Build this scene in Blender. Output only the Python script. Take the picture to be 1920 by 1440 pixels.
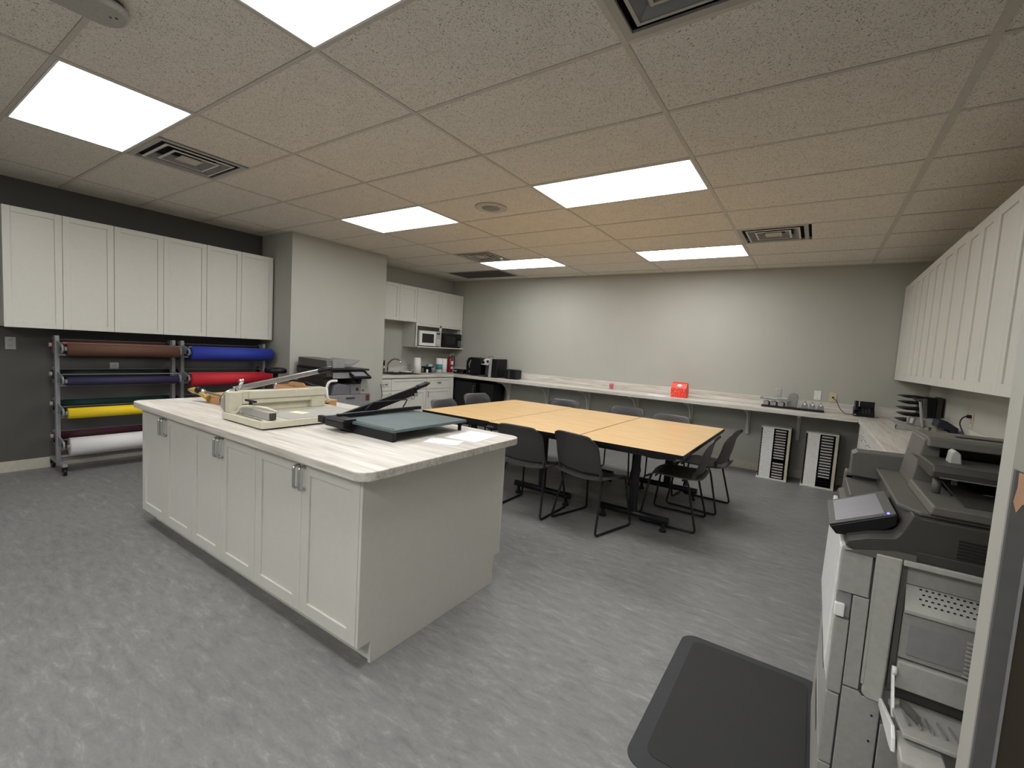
import bpy, bmesh, math, random
from mathutils import Matrix, Vector
random.seed(7)
PI = math.pi
D = bpy.data
SC = bpy.context.scene
for o in list(D.objects):
    D.objects.remove(o, do_unlink=True)
COL = SC.collection

# ------------------------------------------------------------------ camera, world, exposure
cam = D.cameras.new('camera'); camo = D.objects.new('camera', cam); COL.objects.link(camo)
cam.sensor_fit = 'HORIZONTAL'; cam.sensor_width = 36.0
cam.lens = 847.626 / 1920 * 36.0
cam.clip_start = 0.02; cam.clip_end = 60
Fv = Vector((-0.55356088, 0.82914716, -0.07800851))
Rv = Vector((0.82742645, 0.55819736, 0.06149123))
Uv = Vector((-0.09452942, 0.03050717, 0.99505452))
camo.matrix_world = Matrix(((Rv.x, Uv.x, -Fv.x, 4.43563791), (Rv.y, Uv.y, -Fv.y, -0.62966601),
                            (Rv.z, Uv.z, -Fv.z, 1.46152873), (0, 0, 0, 1)))
SC.camera = camo
w = D.worlds.new('world'); SC.world = w; w.use_nodes = True
w.node_tree.nodes['Background'].inputs[0].default_value = (0.75, 0.80, 0.85, 1)
w.node_tree.nodes['Background'].inputs[1].default_value = 0.05
SC.view_settings.view_transform = 'Standard'
SC.view_settings.look = 'None'
SC.view_settings.gamma = 1.0
SC.view_settings.use_curve_mapping = False
SC.view_settings.exposure = 1.34
LIGHT_POWER = 6.0          # emission of the ceiling panels

# ------------------------------------------------------------------ materials
def nodes_of(name):
    m = D.materials.new(name); m.use_nodes = True
    nt = m.node_tree
    return m, nt, nt.nodes['Principled BSDF']
def rgba(c): return (c[0], c[1], c[2], 1)
def srgb(r, g, b):
    def f(v):
        v /= 255.0
        return v / 12.92 if v <= 0.04045 else ((v + 0.055) / 1.055) ** 2.4
    return (f(r), f(g), f(b))
def coords(nt, scale=(1, 1, 1), rot=(0, 0, 0)):
    tc = nt.nodes.new('ShaderNodeTexCoord'); mp = nt.nodes.new('ShaderNodeMapping')
    mp.inputs['Scale'].default_value = scale; mp.inputs['Rotation'].default_value = rot
    nt.links.new(tc.outputs['Object'], mp.inputs['Vector'])
    return mp.outputs['Vector']
def noise(nt, vec, scale, detail=4, rough=.5, dist=0):
    n = nt.nodes.new('ShaderNodeTexNoise'); n.inputs['Scale'].default_value = scale
    n.inputs['Detail'].default_value = detail; n.inputs['Roughness'].default_value = rough
    n.inputs['Distortion'].default_value = dist
    nt.links.new(vec, n.inputs['Vector']); return n.outputs['Fac']
def ramp(nt, fac, stops):
    r = nt.nodes.new('ShaderNodeValToRGB'); e = r.color_ramp.elements
    while len(e) < len(stops): e.new(0.5)
    for i, (p, c) in enumerate(stops): e[i].position = p; e[i].color = rgba(c)
    nt.links.new(fac, r.inputs['Fac']); return r.outputs['Color']
def mix(nt, fac, a, b, mode='MIX'):
    m = nt.nodes.new('ShaderNodeMix'); m.data_type = 'RGBA'; m.blend_type = mode
    if isinstance(fac, (int, float)): m.inputs[0].default_value = fac
    else: nt.links.new(fac, m.inputs[0])
    for s, k in ((a, 6), (b, 7)):
        if isinstance(s, tuple): m.inputs[k].default_value = rgba(s)
        else: nt.links.new(s, m.inputs[k])
    return m.outputs[2]
def bump(nt, p, h, strength=.2, dist=.002):
    b = nt.nodes.new('ShaderNodeBump'); b.inputs['Strength'].default_value = strength
    b.inputs['Distance'].default_value = dist
    nt.links.new(h, b.inputs['Height']); nt.links.new(b.outputs['Normal'], p.inputs['Normal'])
def simple(name, col, rough=.5, metal=0, var=.06, nscale=30, bmp=0.0, spec=.5):
    m, nt, p = nodes_of(name)
    v = coords(nt); n = noise(nt, v, nscale, 3)
    lo = tuple(c * (1 - var) for c in col); hi = tuple(min(1, c * (1 + var)) for c in col)
    nt.links.new(ramp(nt, n, [(.3, lo), (.7, hi)]), p.inputs['Base Color'])
    p.inputs['Roughness'].default_value = rough; p.inputs['Metallic'].default_value = metal
    p.inputs['Specular IOR Level'].default_value = spec
    if bmp: bump(nt, p, noise(nt, v, nscale * 8, 2), bmp, .001)
    return m
M = {}
M['cab'] = simple('cabinet_thermofoil', (.62, .615, .565), .42, var=.015)
M['cabin'] = simple('cabinet_inside', (.50, .49, .44), .5)
M['wall'] = simple('wall_paint_greige', (.41, .408, .365), .75, var=.015, nscale=3, bmp=.12, spec=.3)
M['accent'] = simple('wall_paint_charcoal', (.085, .082, .078), .7, var=.03, nscale=3, bmp=.12, spec=.3)
M['base'] = simple('vinyl_baseboard', (.47, .44, .37), .5)
M['chrome'] = simple('brushed_nickel', (.62, .62, .63), .28, 1.0)
M['steel'] = simple('stainless_steel', (.55, .56, .57), .22, 1.0)
M['black'] = simple('black_plastic', (.006, .006, .008), .38, spec=.3)
M['blackm'] = simple('black_metal', (.006, .007, .009), .42, spec=.35)
M['rubber'] = simple('black_rubber', (.010, .011, .012), .8, spec=.3)
M['chair'] = simple('charcoal_polypropylene', (.042, .040, .042), .45, bmp=.15, nscale=60)
M['dgrey'] = simple('dark_grey_plastic', (.038, .036, .032), .5, bmp=.1, nscale=60)
M['mgrey'] = simple('taupe_grey_plastic', (.095, .09, .08), .5, bmp=.1, nscale=60)
M['lgrey'] = simple('light_grey_plastic', (.36, .355, .33), .45, bmp=.08, nscale=60)
M['white'] = simple('white_plastic', (.72, .72, .70), .4)
M['bgrey'] = simple('bluish_grey_plastic', (.14, .14, .15), .45)
M['mgrey2'] = simple('mid_grey_plastic', (.22, .22, .225), .45)
M['beige'] = simple('cream_enamel', (.56, .53, .42), .4, var=.04)
M['rackm'] = simple('grey_powder_coat', (.23, .24, .25), .45)
M['wood'] = simple('varnished_wood', (.50, .27, .10), .4, var=.2, nscale=12)
M['brass'] = simple('golden_handle', (.45, .30, .08), .35, .3)
M['glass'] = None
M['screen'] = simple('lcd_glass', (.19, .19, .215), .3)
M['dscreen'] = simple('dark_window_glass', (.012, .013, .015), .08)
M['slot'] = simple('dark_void', (.006, .006, .006), .9)
M['paperw'] = simple('white_paper', (.80, .80, .78), .85)
M['red'] = simple('red_enamel', (.27, .008, .011), .35)
M['navy'] = simple('navy_cover', (.006, .008, .022), .7)
M['olive'] = simple('olive_plastic', (.16, .15, .10), .6)
M['card'] = simple('cardboard', (.42, .25, .12), .8)
M['diamond'] = simple('trimmer_green_board', (.065, .098, .10), .5, var=.12, nscale=9)
M['tbar'] = simple('ceiling_grid_white', (.50, .475, .425), .5)
M['tan'] = simple('torn_tan_board', (.52, .31, .20), .9, var=.12)
M['brown'] = simple('dark_brown_panel', (.035, .028, .018), .8)
M['greyboard'] = simple('grey_frame', (.085, .085, .085), .7)
M['die'] = simple('off_white_die_label', (.45, .44, .41), .6)
M['toggle'] = simple('ivory_plate', (.56, .47, .30), .5)
M['tealc'] = simple('teal_print', (.05, .28, .33), .6)

def emis(name, col, s):
    m = D.materials.new(name); m.use_nodes = True; nt = m.node_tree
    for n in list(nt.nodes): nt.nodes.remove(n)
    e = nt.nodes.new('ShaderNodeEmission'); e.inputs[0].default_value = rgba(col); e.inputs[1].default_value = s
    o = nt.nodes.new('ShaderNodeOutputMaterial'); nt.links.new(e.outputs[0], o.inputs[0]); return m
M['lamp'] = emis('light_diffuser', (1.0, 0.99, 0.975), LIGHT_POWER)
M['blueled'] = emis('blue_led', (.10, .10, 1.0), 2.5)

def laminate(name, axis):
    m, nt, p = nodes_of(name)
    s = (2.0, 42, 42) if axis == 'x' else (42, 2.0, 42)
    v = coords(nt, s)
    a = noise(nt, v, 1.4, 8, .65, .5)
    s2 = (.8, 9, 9) if axis == 'x' else (9, .8, 9)
    b = noise(nt, coords(nt, s2), 1.1, 4, .5, 1.2)
    c1 = ramp(nt, a, [(.30, (.40, .365, .32)), (.44, (.58, .55, .50)), (.60, (.68, .66, .62))])
    c2 = ramp(nt, b, [(.32, (.78, .75, .71)), (.6, (1, 1, 1))])
    nt.links.new(mix(nt, 1.0, c1, c2, 'MULTIPLY'), p.inputs['Base Color'])
    p.inputs['Roughness'].default_value = .38
    bump(nt, p, a, .08, .001); return m
M['lamx'] = laminate('whitewashed_laminate_x', 'x')
M['lamy'] = laminate('whitewashed_laminate_y', 'y')

def maple():
    m, nt, p = nodes_of('maple_laminate')
    a = noise(nt, coords(nt, (3, 30, 30)), 1.0, 5, .6, .4)
    nt.links.new(ramp(nt, a, [(.3, (.68, .44, .19)), (.7, (.78, .53, .26))]), p.inputs['Base Color'])
    p.inputs['Roughness'].default_value = .27; return m
M['maple'] = maple()

def floor_mat():
    m, nt, p = nodes_of('marbled_grey_linoleum')
    tc = nt.nodes.new('ShaderNodeTexCoord')
    # patches of two streak directions
    def streak(rot, sc, scale, dist):
        mp = nt.nodes.new('ShaderNodeMapping'); mp.inputs['Rotation'].default_value = (0, 0, rot)
        mp.inputs['Scale'].default_value = sc
        nt.links.new(tc.outputs['Object'], mp.inputs['Vector'])
        return noise(nt, mp.outputs['Vector'], scale, 12, .74, dist)
    a = streak(.12, (1.0, 3.6, 1), 7.0, .35); b = streak(1.42, (1.0, 3.2, 1), 7.0, .45)
    ck = nt.nodes.new('ShaderNodeTexChecker'); ck.inputs['Scale'].default_value = 2.0
    mp = nt.nodes.new('ShaderNodeMapping'); nt.links.new(tc.outputs['Object'], mp.inputs['Vector'])
    mask = noise(nt, mp.outputs['Vector'], 1.7, 3, .5, 1.0)
    mr = ramp(nt, mask, [(.46, (0, 0, 0)), (.54, (1, 1, 1))])
    f = mix(nt, mr, a, b)
    big = noise(nt, mp.outputs['Vector'], .9, 3, .5, .3)
    fine = noise(nt, mp.outputs['Vector'], 75, 4, .75)
    c = ramp(nt, f, [(.30, (.135, .132, .132)), (.46, (.190, .187, .187)), (.56, (.215, .212, .211)), (.72, (.335, .332, .322))])
    c = mix(nt, .55, c, ramp(nt, big, [(.35, (.84, .84, .84)), (.65, (1, 1, 1))]), 'MULTIPLY')
    c = mix(nt, .35, c, ramp(nt, fine, [(.35, (.72, .72, .72)), (.65, (1, 1, 1))]), 'MULTIPLY')
    nt.links.new(c, p.inputs['Base Color']); p.inputs['Roughness'].default_value = .50
    bump(nt, p, fine, .05, .001); return m
M['floor'] = floor_mat()

def tile_mat():
    m, nt, p = nodes_of('fissured_acoustic_tile')
    v = coords(nt)
    a = noise(nt, v, 105, 2, .6, 2.2)
    b = noise(nt, v, 6, 2, .5)
    pit = ramp(nt, a, [(.37, (.20, .19, .17)), (.43, (.76, .725, .66))])
    c = mix(nt, .5, pit, ramp(nt, b, [(.3, (.93, .92, .90)), (.7, (1, 1, 1))]), 'MULTIPLY')
    nt.links.new(c, p.inputs['Base Color']); p.inputs['Roughness'].default_value = .95
    p.inputs['Specular IOR Level'].default_value = .15
    bump(nt, p, a, .5, .004); return m
M['tile'] = tile_mat()

def roll_mat(name, col):
    m, nt, p = nodes_of(name)
    a = noise(nt, coords(nt, (30, 1, 30)), 3, 4, .6)
    nt.links.new(ramp(nt, a, [(.3, tuple(c * .85 for c in col)), (.7, col)]), p.inputs['Base Color'])
    p.inputs['Roughness'].default_value = .7; return m

def print_mat(name, ink=(.35, .36, .42)):
    m, nt, p = nodes_of(name)
    wv = nt.nodes.new('ShaderNodeTexWave'); wv.bands_direction = 'Y'; wv.inputs['Scale'].default_value = 22
    v = coords(nt); nt.links.new(v, wv.inputs['Vector'])
    n = noise(nt, coords(nt, (60, 20, 1)), 2, 2)
    l = ramp(nt, wv.outputs['Fac'], [(.62, (0, 0, 0)), (.80, (.65, .65, .65))])
    g = ramp(nt, n, [(.42, (0, 0, 0)), (.5, (1, 1, 1))])
    k = mix(nt, 1.0, l, g, 'MULTIPLY')
    nt.links.new(mix(nt, k, (.84, .86, .90), ink), p.inputs['Base Color'])
    p.inputs['Roughness'].default_value = .8; return m
M['printed'] = print_mat('printed_sheet')

def dots_mat(name, base, dot, scale, thr=.18):
    m, nt, p = nodes_of(name)
    vo = nt.nodes.new('ShaderNodeTexVoronoi'); vo.inputs['Scale'].default_value = scale
    nt.links.new(coords(nt), vo.inputs['Vector'])
    k = ramp(nt, vo.outputs['Distance'], [(thr, (1, 1, 1)), (thr + .05, (0, 0, 0))])
    nt.links.new(mix(nt, k, base, dot), p.inputs['Base Color']); p.inputs['Roughness'].default_value = .45
    return m
M['confetti'] = dots_mat('red_confetti_card', (.78, .035, .025), (.85, .55, .30), 55, .22)
M['redcard'] = simple('plain_red_card', (.80, .05, .03), .4)
M['pinkcup'] = dots_mat('pink_patterned_paper', (.72, .14, .22), (.80, .60, .64), 90, .35)

def glass_mat():
    m, nt, p = nodes_of('clear_glass')
    p.inputs['Base Color'].default_value = (.9, .95, .95, 1); p.inputs['Roughness'].default_value = .03
    p.inputs['Transmission Weight'].default_value = 1.0; p.inputs['IOR'].default_value = 1.45
    return m
M['glass'] = glass_mat()

# ------------------------------------------------------------------ mesh helpers
class B:
    def __init__(s): s.bm = bmesh.new()
    def box(s, x0, x1, y0, y1, z0, z1, mi=0):
        v = [s.bm.verts.new(p) for p in ((x0, y0, z0), (x1, y0, z0), (x1, y1, z0), (x0, y1, z0),
                                         (x0, y0, z1), (x1, y0, z1), (x1, y1, z1), (x0, y1, z1))]
        for f in ((0, 3, 2, 1), (4, 5, 6, 7), (0, 1, 5, 4), (1, 2, 6, 5), (2, 3, 7, 6), (3, 0, 4, 7)):
            s.bm.faces.new([v[i] for i in f]).material_index = mi
        return s
    def obox(s, c, size, rot=(0, 0, 0), mi=0):
        from mathutils import Euler
        R = Euler(rot).to_matrix(); hx, hy, hz = (k / 2 for k in size)
        v = [s.bm.verts.new(Vector(c) + R @ Vector(p)) for p in ((-hx, -hy, -hz), (hx, -hy, -hz), (hx, hy, -hz), (-hx, hy, -hz),
                                                                 (-hx, -hy, hz), (hx, -hy, hz), (hx, hy, hz), (-hx, hy, hz))]
        for f in ((0, 3, 2, 1), (4, 5, 6, 7), (0, 1, 5, 4), (1, 2, 6, 5), (2, 3, 7, 6), (3, 0, 4, 7)):
            s.bm.faces.new([v[i] for i in f]).material_index = mi
        return s
    def beam(s, p0, p1, w, h, up=(0, 0, 1)):
        p0, p1 = Vector(p0), Vector(p1); d = (p1 - p0).normalized(); r = d.cross(Vector(up)).normalized(); u = r.cross(d)
        v = []
        for p in (p0, p1):
            for a, b in ((-1, -1), (1, -1), (1, 1), (-1, 1)):
                v.append(s.bm.verts.new(p + r * (a * w / 2) + u * (b * h / 2)))
        for f in ((0, 1, 2, 3), (7, 6, 5, 4), (0, 4, 5, 1), (1, 5, 6, 2), (2, 6, 7, 3), (3, 7, 4, 0)):
            s.bm.faces.new([v[i] for i in f])
        return s
    def prism(s, poly, axis, a, b):
        def P(u, v, t):
            return {'x': (t, u, v), 'y': (u, t, v), 'z': (u, v, t)}[axis]
        lo = [s.bm.verts.new(P(u, v, a)) for u, v in poly]; hi = [s.bm.verts.new(P(u, v, b)) for u, v in poly]
        n = len(poly)
        s.bm.faces.new(lo[::-1]); s.bm.faces.new(hi)
        for i in range(n):
            s.bm.faces.new((lo[i], lo[(i + 1) % n], hi[(i + 1) % n], hi[i]))
        return s
    def tube(s, pts, r, n=8, closed=False, smooth=True):
        pts = [Vector(p) for p in pts]; k = len(pts); rings = []
        ref = None
        for i, p in enumerate(pts):
            if closed: t = (pts[(i + 1) % k] - pts[i - 1]).normalized()
            elif i == 0: t = (pts[1] - p).normalized()
            elif i == k - 1: t = (p - pts[-2]).normalized()
            else: t = ((pts[i + 1] - p).normalized() + (p - pts[i - 1]).normalized()).normalized()
            if ref is None:
                ref = Vector((0, 0, 1)) if abs(t.z) < .9 else Vector((1, 0, 0))
            a = t.cross(ref).normalized(); b = a.cross(t).normalized(); ref = b
            rr = r[i] if isinstance(r, (list, tuple)) else r
            rings.append([s.bm.verts.new(p + (a * math.cos(2 * PI * j / n) + b * math.sin(2 * PI * j / n)) * rr) for j in range(n)])
        m = k if closed else k - 1
        for i in range(m):
            A, C_ = rings[i], rings[(i + 1) % k]
            for j in range(n):
                f = s.bm.faces.new((A[j], C_[j], C_[(j + 1) % n], A[(j + 1) % n])); f.smooth = smooth
        if not closed:
            s.bm.faces.new(rings[0]); s.bm.faces.new(rings[-1][::-1])
        return s
    def cyl(s, p0, p1, r, n=16, r2=None):
        return s.tube([p0, p1], [r, r if r2 is None else r2], n)
    def lathe(s, prof, c=(0, 0, 0), n=24, axis='z'):
        rings = []
        for r, h in prof:
            ring = []
            for j in range(n):
                a = 2 * PI * j / n; x, y = r * math.cos(a), r * math.sin(a)
                p = {'z': (x, y, h), 'x': (h, x, y), 'y': (y, h, x)}[axis]
                ring.append(s.bm.verts.new(Vector(c) + Vector(p)))
            rings.append(ring)
        for i in range(len(rings) - 1):
            for j in range(n):
                f = s.bm.faces.new((rings[i][j], rings[i][(j + 1) % n], rings[i + 1][(j + 1) % n], rings[i + 1][j])); f.smooth = True
        s.bm.faces.new(rings[0][::-1]); s.bm.faces.new(rings[-1])
        return s
    def grid(s, fn, nu, nv, thick=0.0):
        """surface fn(u,v)->point, given thickness along its normal"""
        P = [[Vector(fn(i / nu, j / nv)) for j in range(nv + 1)] for i in range(nu + 1)]
        N = [[None] * (nv + 1) for _ in range(nu + 1)]
        for i in range(nu + 1):
            for j in range(nv + 1):
                du = P[min(i + 1, nu)][j] - P[max(i - 1, 0)][j]; dv = P[i][min(j + 1, nv)] - P[i][max(j - 1, 0)]
                N[i][j] = du.cross(dv).normalized()
        A = [[s.bm.verts.new(P[i][j] + N[i][j] * thick / 2) for j in range(nv + 1)] for i in range(nu + 1)]
        C_ = [[s.bm.verts.new(P[i][j] - N[i][j] * thick / 2) for j in range(nv + 1)] for i in range(nu + 1)]
        for i in range(nu):
            for j in range(nv):
                f = s.bm.faces.new((A[i][j], A[i + 1][j], A[i + 1][j + 1], A[i][j + 1])); f.smooth = True
                f = s.bm.faces.new((C_[i][j], C_[i][j + 1], C_[i + 1][j + 1], C_[i + 1][j])); f.smooth = True
        edge = [(i, 0) for i in range(nu + 1)] + [(nu, j) for j in range(1, nv + 1)] + [(i, nv) for i in range(nu - 1, -1, -1)] + [(0, j) for j in range(nv - 1, 0, -1)]
        for k in range(len(edge)):
            a, b = edge[k], edge[(k + 1) % len(edge)]
            s.bm.faces.new((A[a[0]][a[1]], C_[a[0]][a[1]], C_[b[0]][b[1]], A[b[0]][b[1]]))
        return s

ORG = {}
def mesh_obj(name, b, mat, off=Vector((0, 0, 0)), bev=0):
    bm = b.bm
    bmesh.ops.recalc_face_normals(bm, faces=bm.faces)
    for v in bm.verts: v.co -= off
    me = D.meshes.new(name); bm.to_mesh(me); bm.free()
    for m in (mat if isinstance(mat, (list, tuple)) else [mat]): me.materials.append(M[m] if isinstance(m, str) else m)
    o = D.objects.new(name, me); COL.objects.link(o)
    if bev:
        md = o.modifiers.new('bevel', 'BEVEL'); md.width = bev; md.segments = 2; md.limit_method = 'ANGLE'; md.angle_limit = math.radians(40)
    return o
def thing(name, label, cat, loc=(0, 0, 0), group=None):
    o = D.objects.new(name, None); o.empty_display_size = .05; COL.objects.link(o); o.location = loc
    o['label'] = label; o['category'] = cat
    if group: o['group'] = group
    ORG[o] = Vector(loc); return o
def part(name, b, mat, parent, bev=0, label=None):
    o = mesh_obj(name, b, mat, ORG[parent], bev); o.parent = parent; ORG[o] = ORG[parent]
    if label: o['label'] = label
    return o
def solo(name, label, cat, b, mat, loc, group=None, bev=0, local=False):
    o = mesh_obj(name, b, mat, Vector((0, 0, 0)) if local else Vector(loc), bev); o.location = loc; o['label'] = label; o['category'] = cat
    if group: o['group'] = group
    ORG[o] = Vector(loc); return o
def struct(name, b, mat, parent=None, bev=0):
    o = mesh_obj(name, b, mat, Vector((0, 0, 0)), bev)
    ORG[o] = Vector((0, 0, 0))
    if parent: o.parent = parent
    else: o['kind'] = 'structure'
    return o
def dup(root, loc, rz, label, group=None):
    r = root.copy(); COL.objects.link(r); r.location = loc; r.rotation_euler = (0, 0, rz); r['label'] = label
    if group: r['group'] = group
    for ch in list(root.children):
        c = ch.copy(); COL.objects.link(c); c.parent = r
        for g in list(ch.children):
            d = g.copy(); COL.objects.link(d); d.parent = c
    return r
def rrect(x0, x1, y0, y1, r, n=5, rs=None):
    out = []
    rs = rs or (r, r, r, r)
    for (cx, cy, a0, q) in ((x1 - rs[0], y1 - rs[0], 0, rs[0]), (x0 + rs[1], y1 - rs[1], 90, rs[1]), (x0 + rs[2], y0 + rs[2], 180, rs[2]), (x1 - rs[3], y0 + rs[3], 270, rs[3])):
        if q <= 1e-6: out.append((cx, cy)); continue
        for i in range(n + 1):
            a = math.radians(a0 + 90 * i / n); out.append((cx + q * math.cos(a), cy + q * math.sin(a)))
    return out
def fillet(pts, r, n=4):
    pts = [Vector(p) for p in pts]; out = [pts[0]]
    for i in range(1, len(pts) - 1):
        a = (pts[i - 1] - pts[i]).normalized(); b = (pts[i + 1] - pts[i]).normalized()
        p0 = pts[i] + a * r; p1 = pts[i] + b * r
        for k in range(n + 1):
            t = k / n; out.append(p0.lerp(pts[i], t).lerp(pts[i].lerp(p1, t), t))
    out.append(pts[-1]); return out

# ------------------------------------------------------------------ room shell
XL, XR, YB, YF, CH = -1.82, 5.54, 6.36, -3.0, 2.74
b = B(); b.box(XL - .1, XR + .1, YF - .1, YB + .1, -.08, 0); struct('floor', b, 'floor')
b = B(); b.box(XL - .12, XL, YF, YB + .12, 0, CH + .2); struct('wall_left', b, 'wall')
# darker accent paint on the stretch of the left wall with the paper racks
b = B(); b.box(XL, XL + .004, YF, 2.56, 0, CH); struct('wall_left_accent', b, 'accent')
b = B(); b.box(XL - .12, XR + .12, YB, YB + .12, 0, CH + .2); struct('wall_back', b, 'wall')
b = B(); b.box(XR, XR + .12, YF, YB, 0, CH + .2); struct('wall_right', b, 'wall')
b = B(); b.box(XL - .12, XR + .12, YF - .12, YF, 0, CH + .2); struct('wall_front', b, 'wall')
b = B(); b.box(XL, -1.10, 2.56, 4.05, 0, CH + .1); struct('wall_pier', b, 'wall')
b = B(); b.box(4.76, XR, .60, .667, 0, CH + .1); struct('wall_near', b, 'wall')
def baseb(name, x0, x1, y0, y1):
    b = B(); b.box(x0, x1, y0, y1, 0, .105); struct(name, b, 'base', bev=.003)
baseb('baseboard_left', XL + .004, XL + .016, YF, 2.56)
baseb('baseboard_back', -.2, 4.84, YB - .012, YB)
baseb('baseboard_pier', -1.10, -1.088, 2.56, 4.05)
baseb('baseboard_right', XR - .012, XR, YF, .60)

# ceiling: slab above, T-bar grid, lay-in tiles as parts
GX = [-1.2192 + 1.2192 * i for i in range(0, 6)]      # grid lines L-1 .. L4
b = B(); b.box(XL - .12, XR + .12, YF - .12, YB + .12, CH + .05, CH + .2); ceil = struct('ceiling', b, 'slot')
ROW = .6096; j0, j1 = -4, 10
LIGHTS = [(0, 0), (2, 0), (0, 4), (2, 4), (0, 8), (2, 8), (0, -4), (2, -4), (3, -3)]  # last one is an added, unseen panel that brightens island end and copier side
VENTS = {(0, 1): 'a', (3, 1): 'b', (3, 7): 'c', (0, 7): 'd'}
xs = [XL] + GX + [XR]
ys = [YF] + [ROW * j for j in range(j0, j1 + 1)] + [YB]
tile_mesh = {}
def tile(x0, x1, y0, y1):
    e = .0115
    key = (round(x1 - x0, 3), round(y1 - y0, 3))
    if key not in tile_mesh:
        hx, hy = (x1 - x0) / 2 - e, (y1 - y0) / 2 - e
        b = B(); b.box(-hx, hx, -hy, hy, 0, .018)
        o = mesh_obj('ceiling_tile', b, 'tile', bev=.002); tile_mesh[key] = o
    else:
        o = tile_mesh[key].copy(); COL.objects.link(o)
    o.location = ((x0 + x1) / 2, (y0 + y1) / 2, CH + random.uniform(.001, .004)); o.parent = ceil
for a in range(len(xs) - 1):
    for c in range(len(ys) - 1):
        x0, x1, y0, y1 = xs[a], xs[a + 1], ys[c], ys[c + 1]
        if x1 <= -1.09 and y0 >= 2.5 and y1 <= 4.1: continue
        i, j = a - 2, c - 1 + j0
        if (i, j) in LIGHTS: continue
        if (i, j) in VENTS:
            tile(x0 + .61, x1, y0, y1); continue
        tile(x0, x1, y0, y1)
for k, x in enumerate(GX):
    wd = .018 if k == 5 else .012
    b = B(); b.box(x - wd, x + wd, YF, YB, CH - .001, CH + .03)
    struct('tee_bar', b, 'tbar', ceil)
for j in range(j0, j1 + 1):
    b = B(); b.box(XL, XR, ROW * j - .011, ROW * j + .011, CH, CH + .028)
    struct('tee_bar', b, 'tbar', ceil)
for (x0, x1, y0, y1) in ((XL, XL + .022, YF, 2.56), (XL, XL + .022, 4.05, YB), (XL, XR, YB - .022, YB), (XR - .022, XR, .667, YB), (-1.10, -1.078, 2.56, 4.05), (XL, -1.1, 2.538, 2.56)):
    b = B(); b.box(x0, x1, y0, y1, CH - .002, CH + .012); struct('wall_angle', b, 'tbar', ceil)

# flat panel ceiling lights
desc = {(0, 0): 'flat LED ceiling panel at the left, beside the slatted vent', (2, 0): 'flat LED ceiling panel cut by the top edge of the photo',
        (0, 4): 'flat LED ceiling panel left of the round speaker', (2, 4): 'flat LED ceiling panel right of the round speaker, over the tables',
        (0, 8): 'small-looking far LED ceiling panel nearest the kitchen corner', (2, 8): 'far LED ceiling panel left of the vent near the back wall',
        (0, -4): 'LED ceiling panel behind the viewer on the left', (2, -4): 'LED ceiling panel behind the viewer in the middle', (3, -3): 'added unseen LED panel just behind and above the viewer, brightening the island end'}
for (i, j) in LIGHTS:
    x0, y0 = 1.2192 * i, ROW * j; x1, y1 = x0 + 1.2192, y0 + ROW
    t = thing('ceiling_light', desc[(i, j)], 'ceiling light', ((x0 + x1) / 2, (y0 + y1) / 2, CH), 'flat LED ceiling panels')
    b = B(); e = .012; f = .022
    for q in ((x0 + e, x1 - e, y0 + e, y0 + f), (x0 + e, x1 - e, y1 - f, y1 - e), (x0 + e, x0 + f, y0 + f, y1 - f), (x1 - f, x1 - e, y0 + f, y1 - f)):
        b.box(q[0], q[1], q[2], q[3], CH - .003, CH + .02)
    part('frame', b, 'white', t)
    b = B(); b.box(x0 + f, x1 - f, y0 + f, y1 - f, CH + .001, CH + .012); part('diffuser', b, 'lamp', t)

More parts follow.
